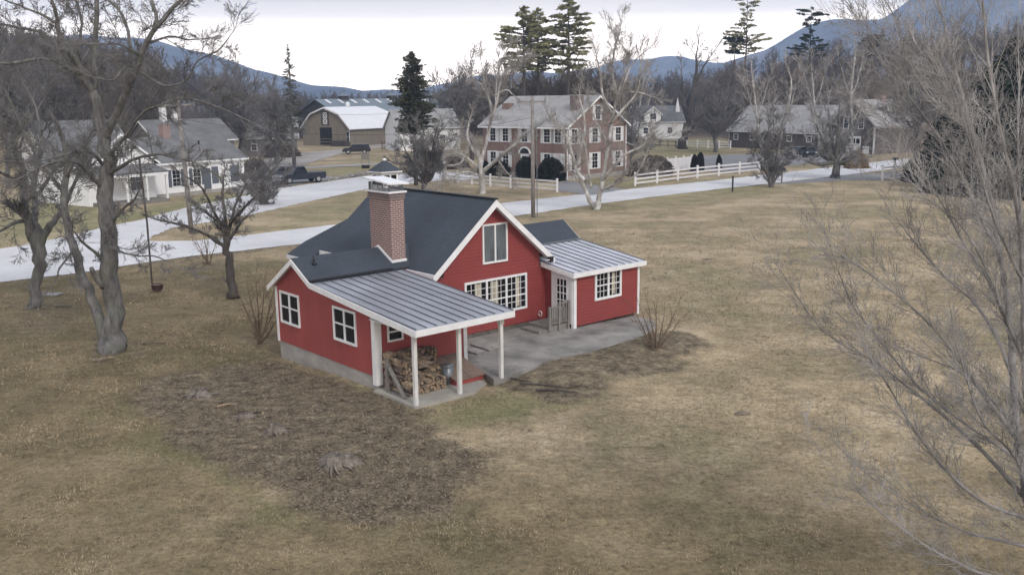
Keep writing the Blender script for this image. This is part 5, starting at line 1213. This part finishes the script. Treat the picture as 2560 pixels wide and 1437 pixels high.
def arena():
    D = 225; pk = dp(793, 252, D); r = empty('riding_arena', (pk.x, pk.y, 0), math.atan2(.62, .78)); tag(r, 'long dark barn with a blue-grey roof and three ridge cupolas behind the gambrel barn', 'barn')
    W, L, ze, zr = 26, 46, 5.0, pk.z
    MB().prism([V((0, -W/2, -.2)), V((0, -W/2, ze)), V((0, 0, zr)), V((0, W/2, ze)), V((0, W/2, -.2))], (L, 0, 0)).build('wall', M['barn_dk'], r)
    for sg in (-1, 1):
        MB().prism([V((-.7, sg*.003, zr+.2)), V((L+.7, sg*.003, zr+.2)), V((L+.7, sg*(W/2+.8), ze-.05)), V((-.7, sg*(W/2+.8), ze-.05))], (0, 0, .15)).build('roof', M['roof_bl'], r)
    m = MB(); s = (zr-ze)/(W/2)
    for k in range(13):
        x = 1.5+k*3.4
        for a0 in range(1): m.prism([V((x, -.5, zr+.38-.5*s)), V((x+.7, -.5, zr+.38-.5*s)), V((x+.7, -3.2, zr+.38-3.2*s)), V((x, -3.2, zr+.38-3.2*s))], (0, 0, .04))
    m.build('skylight_strips', M['roof_wh'], r)
    for x in (7, 20.5, 33):
        c = MB().box(x-.9, x+.9, -.9, .9, zr-.1, zr+1.0).build('cupola', M['barn_dk'], r)
        MB().add([(x-1.2, -1.2, zr+1.01), (x+1.2, -1.2, zr+1.01), (x+1.2, 1.2, zr+1.01), (x-1.2, 1.2, zr+1.01), (x, 0, zr+1.9)], [(0, 1, 4), (1, 2, 4), (2, 3, 4), (3, 0, 4), (3, 2, 1, 0)]).build('cupola_roof', M['roof_bl'], c)
arena()
def red_barn():
    A_ = gp(1822, 368); B_ = gp(2085, 380); d = B_-A_; r = empty('long_barn', A_, math.atan2(d.y, d.x)); L = d.length
    tag(r, 'long low dark red barn with small white-framed windows and a taller gabled garage end', 'barn')
    gable(r, 0, L, 0, 11, -.2, 3.1, 7.2, 'x', M['redbarn'], M['roof_lt'], .4)
    for x in (1.2, 5.0, 9.0, 13.0, 17.0):
        window(r, (x, 0, 1.5), XP, YN, .8, .8, cols=2, rows=2, fw=.16)
    MB().box(-.08, .06, -.05, .1, 0, 3.0).build('corner_board', M['white'], r)
    MB().box(6.5, 10.5, -.06, -.003, .1, 2.6).build('dark_doorway', M['dark'], r)
    x0 = L+.1
    gable(r, x0, x0+8.2, -1.5, 11, -.2, 4.4, 8.1, 'y', M['redbarn'], M['roof_lt'], .5, trim='wood_grey')
    for x in (2.6, 5.3): window(r, (x0+x, -1.5, 3.9), XP, YN, .75, 1.7, cols=2, rows=4, fw=.14)
    g = MB().box(x0+3.2, x0+5.8, -1.56, -1.503, .0, 2.7).build('garage_door', M['white'], r)
    m = MB()
    for k in range(3): m.box(x0+3.4+k*.8, x0+4.0+k*.8, -1.575, -1.562, 1.55, 2.3)
    m.build('pane', M['glass'], g)
    MB().box(x0+6.2, x0+7.3, -1.56, -1.503, 0, 1.2).build('side_door', M['white'], r)
    MB().box(x0+7.95, x0+8.25, -1.56, -1.503, 0, 4.3).build('corner_board', M['white'], r)
    MB().box(x0+.9, x0+1.5, -1.56, -1.503, 1.4, 2.7).build('window', M['white'], r)
    ch = MB().box(x0+3.2, x0+4.6, 5, 6.2, 7, 9.0).build('chimney', M['brick'], r)
red_barn()
# ------------------------------------------------------------------ fences
def rail_fence(name, label, pts, h, posts, rails=3, m='fence', group=None):
    P = [gp(*p) for p in pts]; r = empty(name, P[0]); tag(r, label, 'fence', group); b = P[0]
    cum = [0]
    for a, c in zip(P, P[1:]): cum.append(cum[-1]+(c-a).length)
    def at(s):
        for i in range(len(P)-1):
            if s <= cum[i+1]+1e-6: return P[i].lerp(P[i+1], (s-cum[i])/(cum[i+1]-cum[i]))
        return P[-1]
    pos = [at(cum[-1]*i/(posts-1))-b for i in range(posts)]
    for p in pos:
        MB().box(p.x-.10, p.x+.10, p.y-.10, p.y+.10, -.1, h+.1).box(p.x-.13, p.x+.13, p.y-.13, p.y+.13, h+.1, h+.16).build('post', M[m], r)
    for k in range(rails):
        z = h*(.22+.68*k/(rails-1)) if rails > 1 else h*.8
        mm = MB()
        for a, c in zip(pos, pos[1:]): mm.beam((a.x, a.y, z), (c.x, c.y, z), .05, .17)
        mm.build('rail', M[m], r)
rail_fence('rail_fence', 'long white three-rail fence along the road right of the brick house', [(1588, 465), (1750, 444), (1898, 429)], 1.25, 7)
rail_fence('rail_fence', 'white three-rail fence in front of the brick house', [(1393, 480), (1300, 473), (1190, 463), (1110, 452)], 1.15, 7)
rail_fence('rail_fence', 'white two-rail fence at the far side of the lawn by the dark leaning tree', [(1690, 368), (1826, 372)], 1.25, 6, 3)
rail_fence('rail_fence', 'thin weathered rail fence left of the crooked tree', [(1610, 364), (1690, 368)], 1.1, 5, 2, 'wood_grey')
rail_fence('rail_fence', 'short white rail fence by the dark hedge at the right', [(2205, 452), (2262, 446)], 1.5, 3, 3)
fp = gp(1668, 432); fq = gp(1728, 424)
sf = empty('panel_fence', fp); tag(sf, 'solid white panel fence with capped posts behind the rail fence', 'fence')
d_ = fq-fp; MB().beam((0, 0, .85), (d_.x, d_.y, .85), .06, 1.6).build('panel', M['fence'], sf)
for k in range(4): p = d_*k/3; MB().box(p.x-.09, p.x+.09, p.y-.09, p.y+.09, 0, 1.9).build('post', M['fence'], sf)
# low dry-stone wall along the upper road
sw = MB(); rn = random.Random(9)
W0, W1 = gp(822, 452), gp(925, 434); base = W0.copy()
for k in range(46):
    p = W0.lerp(W1, k/45)-base; s = rn.uniform(.12, .26); sw.tube([(p.x+rn.uniform(-.2, .2), p.y+rn.uniform(-.2, .2), -.05), (p.x, p.y, s*1.3)], [s*1.2, s*.7], 6)
o = sw.build('stone_wall', M['stone']); o.location = base; tag(o, 'low line of field stones edging the upper road', 'stone wall')
# ------------------------------------------------------------------ utility poles and wires
def upole(label, px, py, ytop, transformer=False, rr=.15, arms=1, lean=0, yaw=.3):
    b = gp(px, py); h = dp(px, ytop, b.y).z; r = empty('utility_pole', b); tag(r, label, 'pole', 'utility poles carrying the wires'); r.rotation_euler = (0, lean, 0)
    MB().tube([(0, 0, -.2), (0, 0, h*.5), (0, 0, h)], [rr*1.15, rr, rr*.75], 10, .08).build('pole_shaft', M['pole'], r, True)
    if arms:
        MB().obox(V((0, 0, h-.5)), V((math.cos(yaw), math.sin(yaw), 0)), V((0, 0, 1)), V((-math.sin(yaw), math.cos(yaw), 0)), -1.1, 1.1, 0, .12, rr*.8, rr*.8+.1).build('crossarm', M['pole'], r)
        for s in (-1, 0, 1):
            MB().tube([(s*math.cos(yaw), s*math.sin(yaw), h-.38), (s*math.cos(yaw), s*math.sin(yaw), h-.2)], .05, 6).build('insulator', M['galv'], r)
    if transformer: MB().tube([(.38, -.1, h-1.9), (.38, -.1, h-1.1), (.38, -.1, h-.95)], [.27, .27, .15], 12).build('transformer', M['post'], r, True)
    return b+V((0, 0, h))
q1 = upole('wooden utility pole standing in the grass triangle between the two roads', 479, 582, 246, lean=-.025)
q2 = upole('wooden utility pole at the road behind the red house gable', 1333, 543, 240)
q3 = upole('distant utility pole with a white transformer', 1153, 335, 236, True, rr=.2)
gw = gp(1341, 545)-gp(1333, 543)
o = MB().tube([(0, 0, 0), (.0, 0, 4.5), (-.05, 0, 7.4)], .035, 6).build('conduit_pipe', M['galv']); o.location = gp(1343, 543); tag(o, 'thin pale pipe standing close beside the utility pole', 'pipe')
def wire(a, b, sag, label, r=.014):
    P = [a.lerp(b, t)-V((0, 0, sag*4*t*(1-t))) for t in np.linspace(0, 1, 18)]
    o = MB().tube([p-P[0] for p in P], r, 4).build('power_line', M['black']); o.location = P[0]; tag(o, label, 'wire', 'overhead wires')
wire(q1-V((0, 0, .3)), q3-V((0, 0, .5)), 2.4, 'overhead wire sagging from the left pole to the transformer pole', .02)
wire(q1-V((0, 0, 1.4)), q2-V((0, 0, 1.6)), 1.2, 'overhead wire running above the red house between the two nearer poles', .014)
wire(q1-V((0, 0, .9)), dp(-300, 300, 60), 1.0, 'overhead wire running left from the triangle pole', .014)
wire(q1-V((0, 0, 2.2)), V((gp(500, 480).x, gp(500, 480).y, 4.2)), .5, 'service wire from the pole to the farmhouse eave', .014)
# ------------------------------------------------------------------ rope swing, posts, mailboxes, sign
sb = gp(388, 728); sr_ = empty('rope_swing', sb); tag(sr_, 'dark bucket seat hanging low on a long single rope beside the big tree', 'swing')
topw = dp(348, 395, sb.y)-sb
MB().tube([(-.12, 0, .30), (topw.x*.5, topw.y*.5, .3+topw.z*.5-.1), (topw.x, 0, topw.z)], .05, 6).build('rope', M['bark_dk'], sr_)
m = MB().tube([(.12, 0, .08), (.12, 0, .34)], [.24, .29], 12)
m.build('seat', mat('dark_red_bucket', (.05, .022, .02), .7, .4, 4), sr_)
MB().tube([(.12+.27*math.cos(a), .27*math.sin(a), .36) for a in np.linspace(0, 6.283, 16)], .03, 6).build('seat_rim', M['log_end2'], sr_, True)
def post(name, label, cat, px, py, h, r=.05, box=False):
    b = gp(px, py); e = empty(name, b); tag(e, label, cat)
    MB().box(-r, r, -r, r, -.1, h).build('post', M['black'] if not box else M['wood_grey'], e)
    if box: MB().box(-.32, .32, -.14, .14, h, h+.18).tube([(-.32, 0, h+.18), (.32, 0, h+.18)], .14, 10).build('box', M['black'], e)
    else: MB().box(-r*1.5, r*1.5, -r*1.5, r*1.5, h, h+.05).build('cap', M['black'], e)
post('lawn_post', 'thin black post at the lawn edge of the right road', 'post', 1831, 479, 1.45, .07)
post('mailbox', 'black mailbox on a grey post beside the tall grey bush', 'mailbox', 1954, 458, 1.3, .07, True)
post('mailbox', 'black mailbox across the road near the dark hedge', 'mailbox', 2236, 432, 1.5, .07, True)
sg = empty('yard_sign', gp(914, 421)); tag(sg, 'small grey board sign on two posts on the verge near the black car', 'sign')
for s in (-.5, .5): MB().box(s-.04, s+.04, -.04, .04, 0, 2.1).build('post', M['wood_grey'], sg)
MB().box(-.52, .52, -.07, -.042, 1.2, 2.05).build('board', M['wood_grey'], sg); MB().box(-.45, .55, -.3, .2, 0, .45).build('planter', M['black'], sg)
gt = empty('red_gate', gp(955, 374)); tag(gt, 'rusty red tubular farm gate by the gambrel barn corner', 'gate')
for k in range(4): MB().beam((0, 0, .3+.35*k), (3.2, 1.5, .3+.35*k), .07, .08).build('gate_bar', mat('rust_red', (.12, .045, .04)) if k == 0 else bpy.data.materials['rust_red'], gt)
for x in (0, 1.6, 3.2): MB().box(x-.06, x+.06, x*.47-.06, x*.47+.06, 0, 1.5).build('gate_post', bpy.data.materials['rust_red'], gt)
o = MB().prism([V((-.55, -.3, 0)), V((.5, -.35, 0)), V((.6, .3, 0)), V((-.5, .35, 0))], (0, 0, .06)).build('stone_slab', M['stone']); o.location = gp(124, 737, 0); tag(o, 'flat pale slab on the lawn beside the forked trunk', 'stone slab')
# ------------------------------------------------------------------ stumps, roots, fallen sticks
def stump(px, py, r, h, seed, label, roots=7):
    b = gp(px, py); rn = random.Random(seed); e = empty('tree_stump', b); tag(e, label, 'stump', 'old stumps in the bare bed')
    vs, fs, k = [], [], 22
    for j, (rr, z) in enumerate(((1.5, -.04), (1.1, h*.4), (.9, h*.8), (.75, h), (.3, h*.82))):
        for i in range(k):
            a = 6.283*i/k; q = r*rr*(1+.22*math.sin(3*a+seed)+.16*math.sin(7*a+j+seed)+rn.uniform(-.07, .07)); vs.append((math.cos(a)*q*1.25, math.sin(a)*q*.85, z+rn.uniform(-.05, .05)*(j > 0)))
    for j in range(4):
        for i in range(k): fs.append((j*k+i, j*k+(i+1) % k, (j+1)*k+(i+1) % k, (j+1)*k+i))
    fs.append(tuple(range(4*k, 5*k))); MB().add(vs, fs).build('stump_top', M['stumpw'], e, True)
    for i in range(roots):
        a = 6.283*i/roots+rn.uniform(-.3, .3); L = r*rn.uniform(1.8, 3.4); p = [V((math.cos(a)*r*.8, math.sin(a)*r*.7, h*.5)), V((math.cos(a)*r*1.4, math.sin(a)*r*1.2, h*.25)), V((math.cos(a+.2)*L*.8, math.sin(a+.2)*L*.75, .03)), V((math.cos(a+.3)*L, math.sin(a+.3)*L, -.04))]
        MB().tube(p, [r*.17, r*.13, r*.07, r*.03], 6, .3).build('root', M['stumpw'], e, True)
M['stumpw'] = mat('weathered_stump', (.20, .17, .145), .95, .5, 7, bs=1, c2=(.06, .05, .042))
stump(845, 1160, .30, .26, 1, 'widest rotting stump, nearest in the bare bed', 9)
stump(690, 1078, .17, .22, 2, 'small pale-topped stump with trailing roots in the middle of the bed', 8)
stump(615, 1040, .16, .09, 3, 'flat broken stump between the small stump and the farthest one', 6)
stump(498, 988, .24, .20, 4, 'mossy low stump at the left end of the bare bed', 7)
def stick(px, py, L, a, r, m, label, seed):
    rn = random.Random(seed); P = [V((math.cos(a)*L*t+rn.uniform(-.03, .03), math.sin(a)*L*t+rn.uniform(-.03, .03), r+.01+.03*math.sin(t*3))) for t in (0, .3, .6, 1)]
    o = MB().tube(P, [r, r*.9, r*.7, r*.4], 6).build('fallen_branch', M[m]); o.location = gp(px, py); tag(o, label, 'branch')
for i_, (px_, py_, w_) in enumerate([(1855, 1032, .26), (1770, 648, .45), (1990, 652, .4), (330, 935, .10), (1325, 1075, .08), (2010, 620, .35)]):
    rn = random.Random(i_); k = 14; c_ = gp(px_, py_, -.01); Pp = [V((math.cos(6.283*j/k)*w_*rn.uniform(.6, 1.1), math.sin(6.283*j/k)*w_*.6*rn.uniform(.6, 1.1), 0)) for j in range(k)]
    m_ = MB().add(Pp+[V((0, 0, .06+.05*w_))], [(j, (j+1) % k, k) for j in range(k)]); o = m_.build('dirt_mound', M['mound'], smooth=True); o.location = c_
    tag(o, ['low dark earth mound on the open lawn right of the patio bed', 'dark hollow patch in the pale lawn beyond the house', 'faint brown mound near the hanging twigs', 'tiny clod on the lawn near the big trunk', 'tiny clod on the grass in front of the porch', 'brown mound on the far pale lawn'][i_], 'mound')
stick(232, 905, .75, .5, .05, 'log_end2', 'short fallen branch at the foot of the big double trunk', 1)
stick(355, 862, .9, .1, .02, 'bark_dk', 'thin dark stick on the lawn right of the big trunk', 2)
stick(140, 769, .8, -.1, .04, 'bark_dk', 'dark fallen stick right of the forked trunk', 3)
stick(545, 1018, .5, .4, .03, 'log_end', 'pale stick lying between the stumps', 4)
stick(1045, 1035, .6, .5, .025, 'log_end2', 'pale stick in the grass in front of the porch', 5)
stick(1300, 962, 1.6, -.35, .04, 'bark_dk', 'dark rotten edging timber along the front of the patio bed', 6)
stick(1262, 948, 1.0, -.55, .045, 'bark_dk', 'short dark timber by the last porch post', 8)
stick(1340, 978, 1.3, -.25, .05, 'bark_dk', 'dark broken timber at the near corner of the patio bed', 9)
stick(1600, 905, .9, .75, .03, 'bark_dk', 'short dark edging piece leading up to the right shrub', 11)
stick(1535, 876, 1.5, -.5, .04, 'bark_dk', 'dark rotten edging timber near the right shrub', 7)
# ------------------------------------------------------------------ vehicles
def vehicle(name, label, px, py, yaw, kind, paint, L=4.8, W=1.85, Ht=1.5, roofmat=None):
    b = gp(px, py); b.z = .02; r = empty(name, b, yaw); tag(r, label, 'car' if kind != 'pickup' else 'pickup truck')
    hl = L/2; P = car_paint(name+'_paint', paint)
    if kind == 'pickup': body = [(-hl, .5), (-hl, 1.12), (-.35, 1.14), (.0, 1.10), (1.1, 1.12), (hl-.25, 1.02), (hl, .85), (hl, .42), (-hl+.1, .42)]
    elif kind == 'suv': body = [(-hl, .45), (-hl, 1.0), (-hl+.1, 1.08), (.8, 1.10), (hl-.2, 1.0), (hl, .8), (hl, .38), (-hl+.1, .38)]
    else: body = [(-hl, .42), (-hl+.02, .85), (-hl+.5, .95), (1.0, .92), (hl-.25, .78), (hl, .62), (hl, .32), (-hl+.1, .32)]
    m = MB().prism([V((x, -W/2, z)) for x, z in body], (0, W, 0)); bd = m.build('body', P, r, bevel=.07)
    cab = {'pickup': (-.45, 1.25, -.15, .75), 'suv': (-hl+.12, 1.25, -hl+.35, .55), 'car': (-hl+.75, 1.1, -hl+1.5, .35)}[kind]
    zb = {'pickup': 1.10, 'suv': 1.06, 'car': .90}[kind]; t = .2
    lo = [(cab[0], -W/2+.06, zb), (cab[1], -W/2+.06, zb), (cab[1], W/2-.06, zb), (cab[0], W/2-.06, zb)]
    hi = [(cab[2], -W/2+t, Ht-.06), (cab[3], -W/2+t, Ht-.06), (cab[3], W/2-t, Ht-.06), (cab[2], W/2-t, Ht-.06)]
    MB().hexa(lo+hi).build('window', M['glass'], r)
    MB().hexa([(x, y, Ht-.058) for x, y, z in hi]+[(x*.98, y*.9, Ht) for x, y, z in hi]).build('roof', roofmat or P, r, bevel=.02)
    m = MB()
    for y in (-1, 1):
        for k in ((cab[0], cab[2]), (cab[1], cab[3]), ((cab[0]+cab[1])/2, (cab[2]+cab[3])/2)): m.beam((k[0], y*(W/2-.055), zb), (k[1], y*(W/2-t+.006), Ht-.05), .09, .05, (1, 0, 0))
    m.build('pillar', roofmat or P, r)
    if kind == 'pickup': MB().box(-hl+.12, -.5, -W/2+.12, W/2-.12, 1.02, 1.145).build('bed_liner', M['black'], r)
    wr = .37 if kind != 'car' else .33
    for x in (hl-.95, -hl+1.0):
        for y in (-1, 1):
            w = MB().tube([(x, y*(W/2-.20), wr), (x, y*(W/2+.015), wr)], wr, 18).build('wheel', M['rubber'], r, True)
            MB().tube([(x, y*(W/2+.016), wr), (x, y*(W/2+.03), wr)], wr*.6, 12).build('rim', M['chrome'], w)
    for y in (-1, 1):
        MB().box(hl-.06, hl+.012, y*(W/2-.42), y*(W/2-.08), .66 if kind == 'car' else .78, .80 if kind == 'car' else .93).build('headlight', M['lamp_clear'], r)
        MB().box(-hl-.012, -hl+.05, y*(W/2-.25), y*(W/2-.06), .62, .90).build('tail_light', M['lamp_red'], r)
    MB().box(hl-.03, hl+.09, -W/2+.06, W/2-.06, .42, .58).build('bumper', M['chrome'] if kind == 'pickup' else M['black'], r, bevel=.03)
    MB().box(-hl-.09, -hl+.03, -W/2+.06, W/2-.06, .42, .58).build('bumper', M['chrome'] if kind == 'pickup' else M['black'], r, bevel=.03)
    MB().box(hl-.02, hl+.02, -.5, .5, .62, .92 if kind != 'car' else .72).build('grille', M['chrome'] if kind == 'pickup' else M['black'], r)
    for y in (-1, 1): MB().box(cab[1]-.3, cab[1]-.15, y*(W/2+.02)-.07, y*(W/2+.02)+.07, zb+.02, zb+.16).build('mirror', M['black'], r)
    return r
vehicle('pickup_truck', 'dark blue-black pickup truck parked beside the upper road', 752, 457, math.atan2(-.62, -.78), 'pickup', (.012, .016, .03), 5.5, 1.95, 1.85)
vehicle('parked_car', 'dark grey car half hidden behind the parked pickup', 706, 448, math.atan2(-.5, -.86), 'car', (.05, .055, .06), 4.6, 1.8, 1.45)
vehicle('parked_car', 'black car on the gravel drive below the tan barn', 892, 385, math.pi+.12, 'suv', (.010, .011, .013), 4.7, 1.85, 1.65)
vehicle('parked_jeep', 'blue-grey off-road wagon with a white roof beside the barn', 945, 358, math.pi+.08, 'suv', (.05, .07, .10), 4.9, 1.9, 1.9, M['roof_wh'])
vehicle('parked_car', 'dark car parked in front of the long dark barn', 1988, 395, -2.2, 'suv', (.03, .03, .033), 4.7, 1.85, 1.6)
vehicle('parked_car', 'black car to the right of the other one at the long barn', 2030, 392, -1.9, 'car', (.015, .015, .018), 4.6, 1.8, 1.45)
# ------------------------------------------------------------------ turf, litter and debris near the viewer
def turf():
    rs = np.random.RandomState(3); n = 150000
    D = 11+(75-11)*rs.rand(n)**1.9; px = rs.uniform(-60, 2620, n); X = (px-1280)/F*D*1.02; Y = D
    SP = [([(p.x, p.y) for p in P], a) for P, a in SOIL]
    soil = mask(X, Y, SOIL, .4, .4)
    road = (inpoly(X, Y, [(p.x, p.y) for p in pxpoly(left_low+main_up[::-1])]) > -.15) | (inpoly(X, Y, [(p.x, p.y) for p in pxpoly(br_low+br_up[::-1])]) > -.15)
    c, s = math.cos(HY), math.sin(HY); a, b = X-HX0, Y-HY0; hx, hy = c*a+s*b, -s*a+c*b
    inside = ((hx > -.3) & (hx < 13.6) & (hy > -2.5) & (hy < 11)) | ((hx > 3) & (hx < 13.2) & (hy > -2.4) & (hy < 1)) | ((hx > 0) & (hy > -2.5) & (hy < 0) & (hx < 4))
    keep = ~road & ~inside & (rs.rand(n) > soil*.85) & (rs.rand(n) > np.clip((D-25)/45, 0, 1)) & ((.5+.5*wob(X*.8+3, Y*.8)) > rs.rand(n)*.75)
    X, Y = X[keep], Y[keep]; n = len(X); Z = np.full(n, -.03)
    k = 3; base = np.repeat(np.stack([X, Y, Z], 1), k, 0)+rs.normal(size=(n*k, 3))*np.array([.025, .025, 0])
    sc = np.repeat(np.clip(Y/26, .8, 2.2), k); h = rs.uniform(.025, .075, n*k)*sc; a = rs.uniform(0, 6.283, n*k); w = .008*sc; ln = rs.uniform(.2, 1.6, n*k)*h
    dx, dy = np.cos(a), np.sin(a)
    b2 = rs.uniform(0, 6.283, n*k)
    vs = np.stack([base+np.stack([-dy*w, dx*w, 0*h], 1), base+np.stack([dy*w, -dx*w, 0*h], 1), base+np.stack([dx*ln, dy*ln, h], 1)], 1).reshape(-1, 3)
    q = np.arange(len(vs)).reshape(-1, 3)
    m, nt, b = nodes_of('dry_grass_blades'); v = obj_coord(nt); nn = noise(nt, v, .5, 5, .65); n3 = noise(nt, v, 14, 2)
    col = ramp(nt, nn, [(.35, (.22, .20, .12)), (.48, (.28, .23, .15)), (.6, (.40, .32, .21)), (.7, (.48, .39, .27))])
    col = mix(nt, .6, col, ramp(nt, n3, [(.3, (.45,)*3), (.7, (1.5,)*3)]), 'MULTIPLY')
    nt.links.new(col, b.inputs['Base Color']); val(b, Roughness=.95); b.inputs['Specular IOR Level'].default_value = .05
    o = np_mesh('grass', vs, q, m); tag(o, 'short dry winter grass of the lawn', 'grass', kind='stuff')
    # bark chips and leaf litter in the beds
    n = 46000; px = rs.uniform(300, 1760, n); py = rs.uniform(840, 1310, n)
    G = np.array([[*gp(a, b)] for a, b in zip(px, py)]); X, Y = G[:, 0], G[:, 1]; so = mask(X, Y, SOIL[:2], .5, .4)
    a, b_ = X-HX0, Y-HY0; hx, hy = c*a+s*b_, -s*a+c*b_
    keep = (rs.rand(n) < so) & ~((hx > -.3) & (hy > -2.5) & (hx < 13.2) & ~((hx > 3.3) & (hy < -2.3)))
    X, Y = X[keep], Y[keep]; n = len(X); C = np.stack([X, Y, np.full(n, -.02)+rs.rand(n)*.03], 1); dd = rs.normal(size=(n, 3))*np.array([1, 1, .25])
    vs, q = cards(C, dd, rs.uniform(.025, .13, n), rs.uniform(.014, .045, n), rs)
    m = mat('bark_litter', (.24, .195, .15), .95, .5, 12, spec=.05, c2=(.04, .031, .023))
    o = np_mesh('wood_chips', vs, q, m); tag(o, 'scattered bark litter and chips on the bare bed', 'litter', kind='stuff')
turf()
# ------------------------------------------------------------------ air
def haze():
    m = bpy.data.materials.new('air'); m.use_nodes = True; nt = m.node_tree
    for n_ in list(nt.nodes): nt.nodes.remove(n_)
    o_ = nt.nodes.new('ShaderNodeOutputMaterial'); v = nt.nodes.new('ShaderNodeVolumePrincipled')
    v.inputs['Color'].default_value = (.52, .68, 1.0, 1); v.inputs['Density'].default_value = .00046; v.inputs['Anisotropy'].default_value = 0
    nt.links.new(v.outputs[0], o_.inputs['Volume'])
    o = MB().box(-3600, 3600, -60, 3700, -1.2, 420).build('haze', m); tag(o, 'faint blue air between the viewer and the mountains', 'haze', kind='stuff')
haze()
# ------------------------------------------------------------------ world and light
SUN_EL, SUN_AZ = 38, 150      # azimuth measured clockwise from +Y
w = bpy.data.worlds.new('World'); S.world = w; w.use_nodes = True; nt = w.node_tree
bg = nt.nodes['Background']; sky = nt.nodes.new('ShaderNodeTexSky'); sky.sky_type = 'NISHITA'; sky.sun_disc = False
sky.sun_elevation = rad(SUN_EL); sky.sun_rotation = rad(SUN_AZ); sky.air_density = 1.5; sky.dust_density = 4
tc_ = nt.nodes.new('ShaderNodeTexCoord'); sx = nt.nodes.new('ShaderNodeSeparateXYZ'); nt.links.new(tc_.outputs['Generated'], sx.inputs[0])
mp = nt.nodes.new('ShaderNodeMapping'); mp.inputs['Scale'].default_value = (1, 1, 4); nt.links.new(tc_.outputs['Generated'], mp.inputs[0])
cn = noise(nt, mp.outputs[0], 3.0, 6, .6)
el = ramp(nt, sx.outputs[2], [(0, (80, 69, 58)), (.072, (68, 60, 52)), (.085, (40, 36, 32)), (.107, (27, 23.5, 18.5)), (.16, (9, 9, 9.2)), (.35, (9.2, 9.4, 10.0)), (1, (12, 12.3, 13.2))])
cl = mix(nt, .5, el, ramp(nt, cn, [(.3, (.86, .87, .90)), (.65, (1.06, 1.06, 1.06))]), 'MULTIPLY')
mx = mix(nt, .88, sky.outputs[0], cl); nt.links.new(mx, bg.inputs[0]); bg.inputs[1].default_value = .092
L = bpy.data.lights.new('sun', 'SUN'); L.energy = 1.5; L.angle = rad(12); L.color = (1, .965, .92)
lo = bpy.data.objects.new('sun', L); COL.objects.link(lo)
sd = V((math.sin(rad(SUN_AZ))*math.cos(rad(SUN_EL)), math.cos(rad(SUN_AZ))*math.cos(rad(SUN_EL)), math.sin(rad(SUN_EL))))
lo.rotation_euler = sd.to_track_quat('Z', 'Y').to_euler()
# ------------------------------------------------------------------ camera object and view
cam = bpy.data.cameras.new('camera'); co = bpy.data.objects.new('camera', cam); COL.objects.link(co); S.camera = co
cam.sensor_width = 36; cam.lens = 36*F/2560; cam.clip_start = .1; cam.clip_end = 20000
from mathutils import Matrix
Rm = Matrix((RV.tolist(), UV.tolist(), (-f0).tolist())).transposed().to_4x4(); co.matrix_world = Matrix.Translation((0, 0, H)) @ Rm
S.view_settings.view_transform = 'Standard'; S.view_settings.look = 'None'; S.view_settings.gamma = 1; S.view_settings.exposure = .15
S.cycles.max_bounces = 5; S.cycles.diffuse_bounces = 3; S.cycles.glossy_bounces = 3; S.cycles.volume_bounces = 0
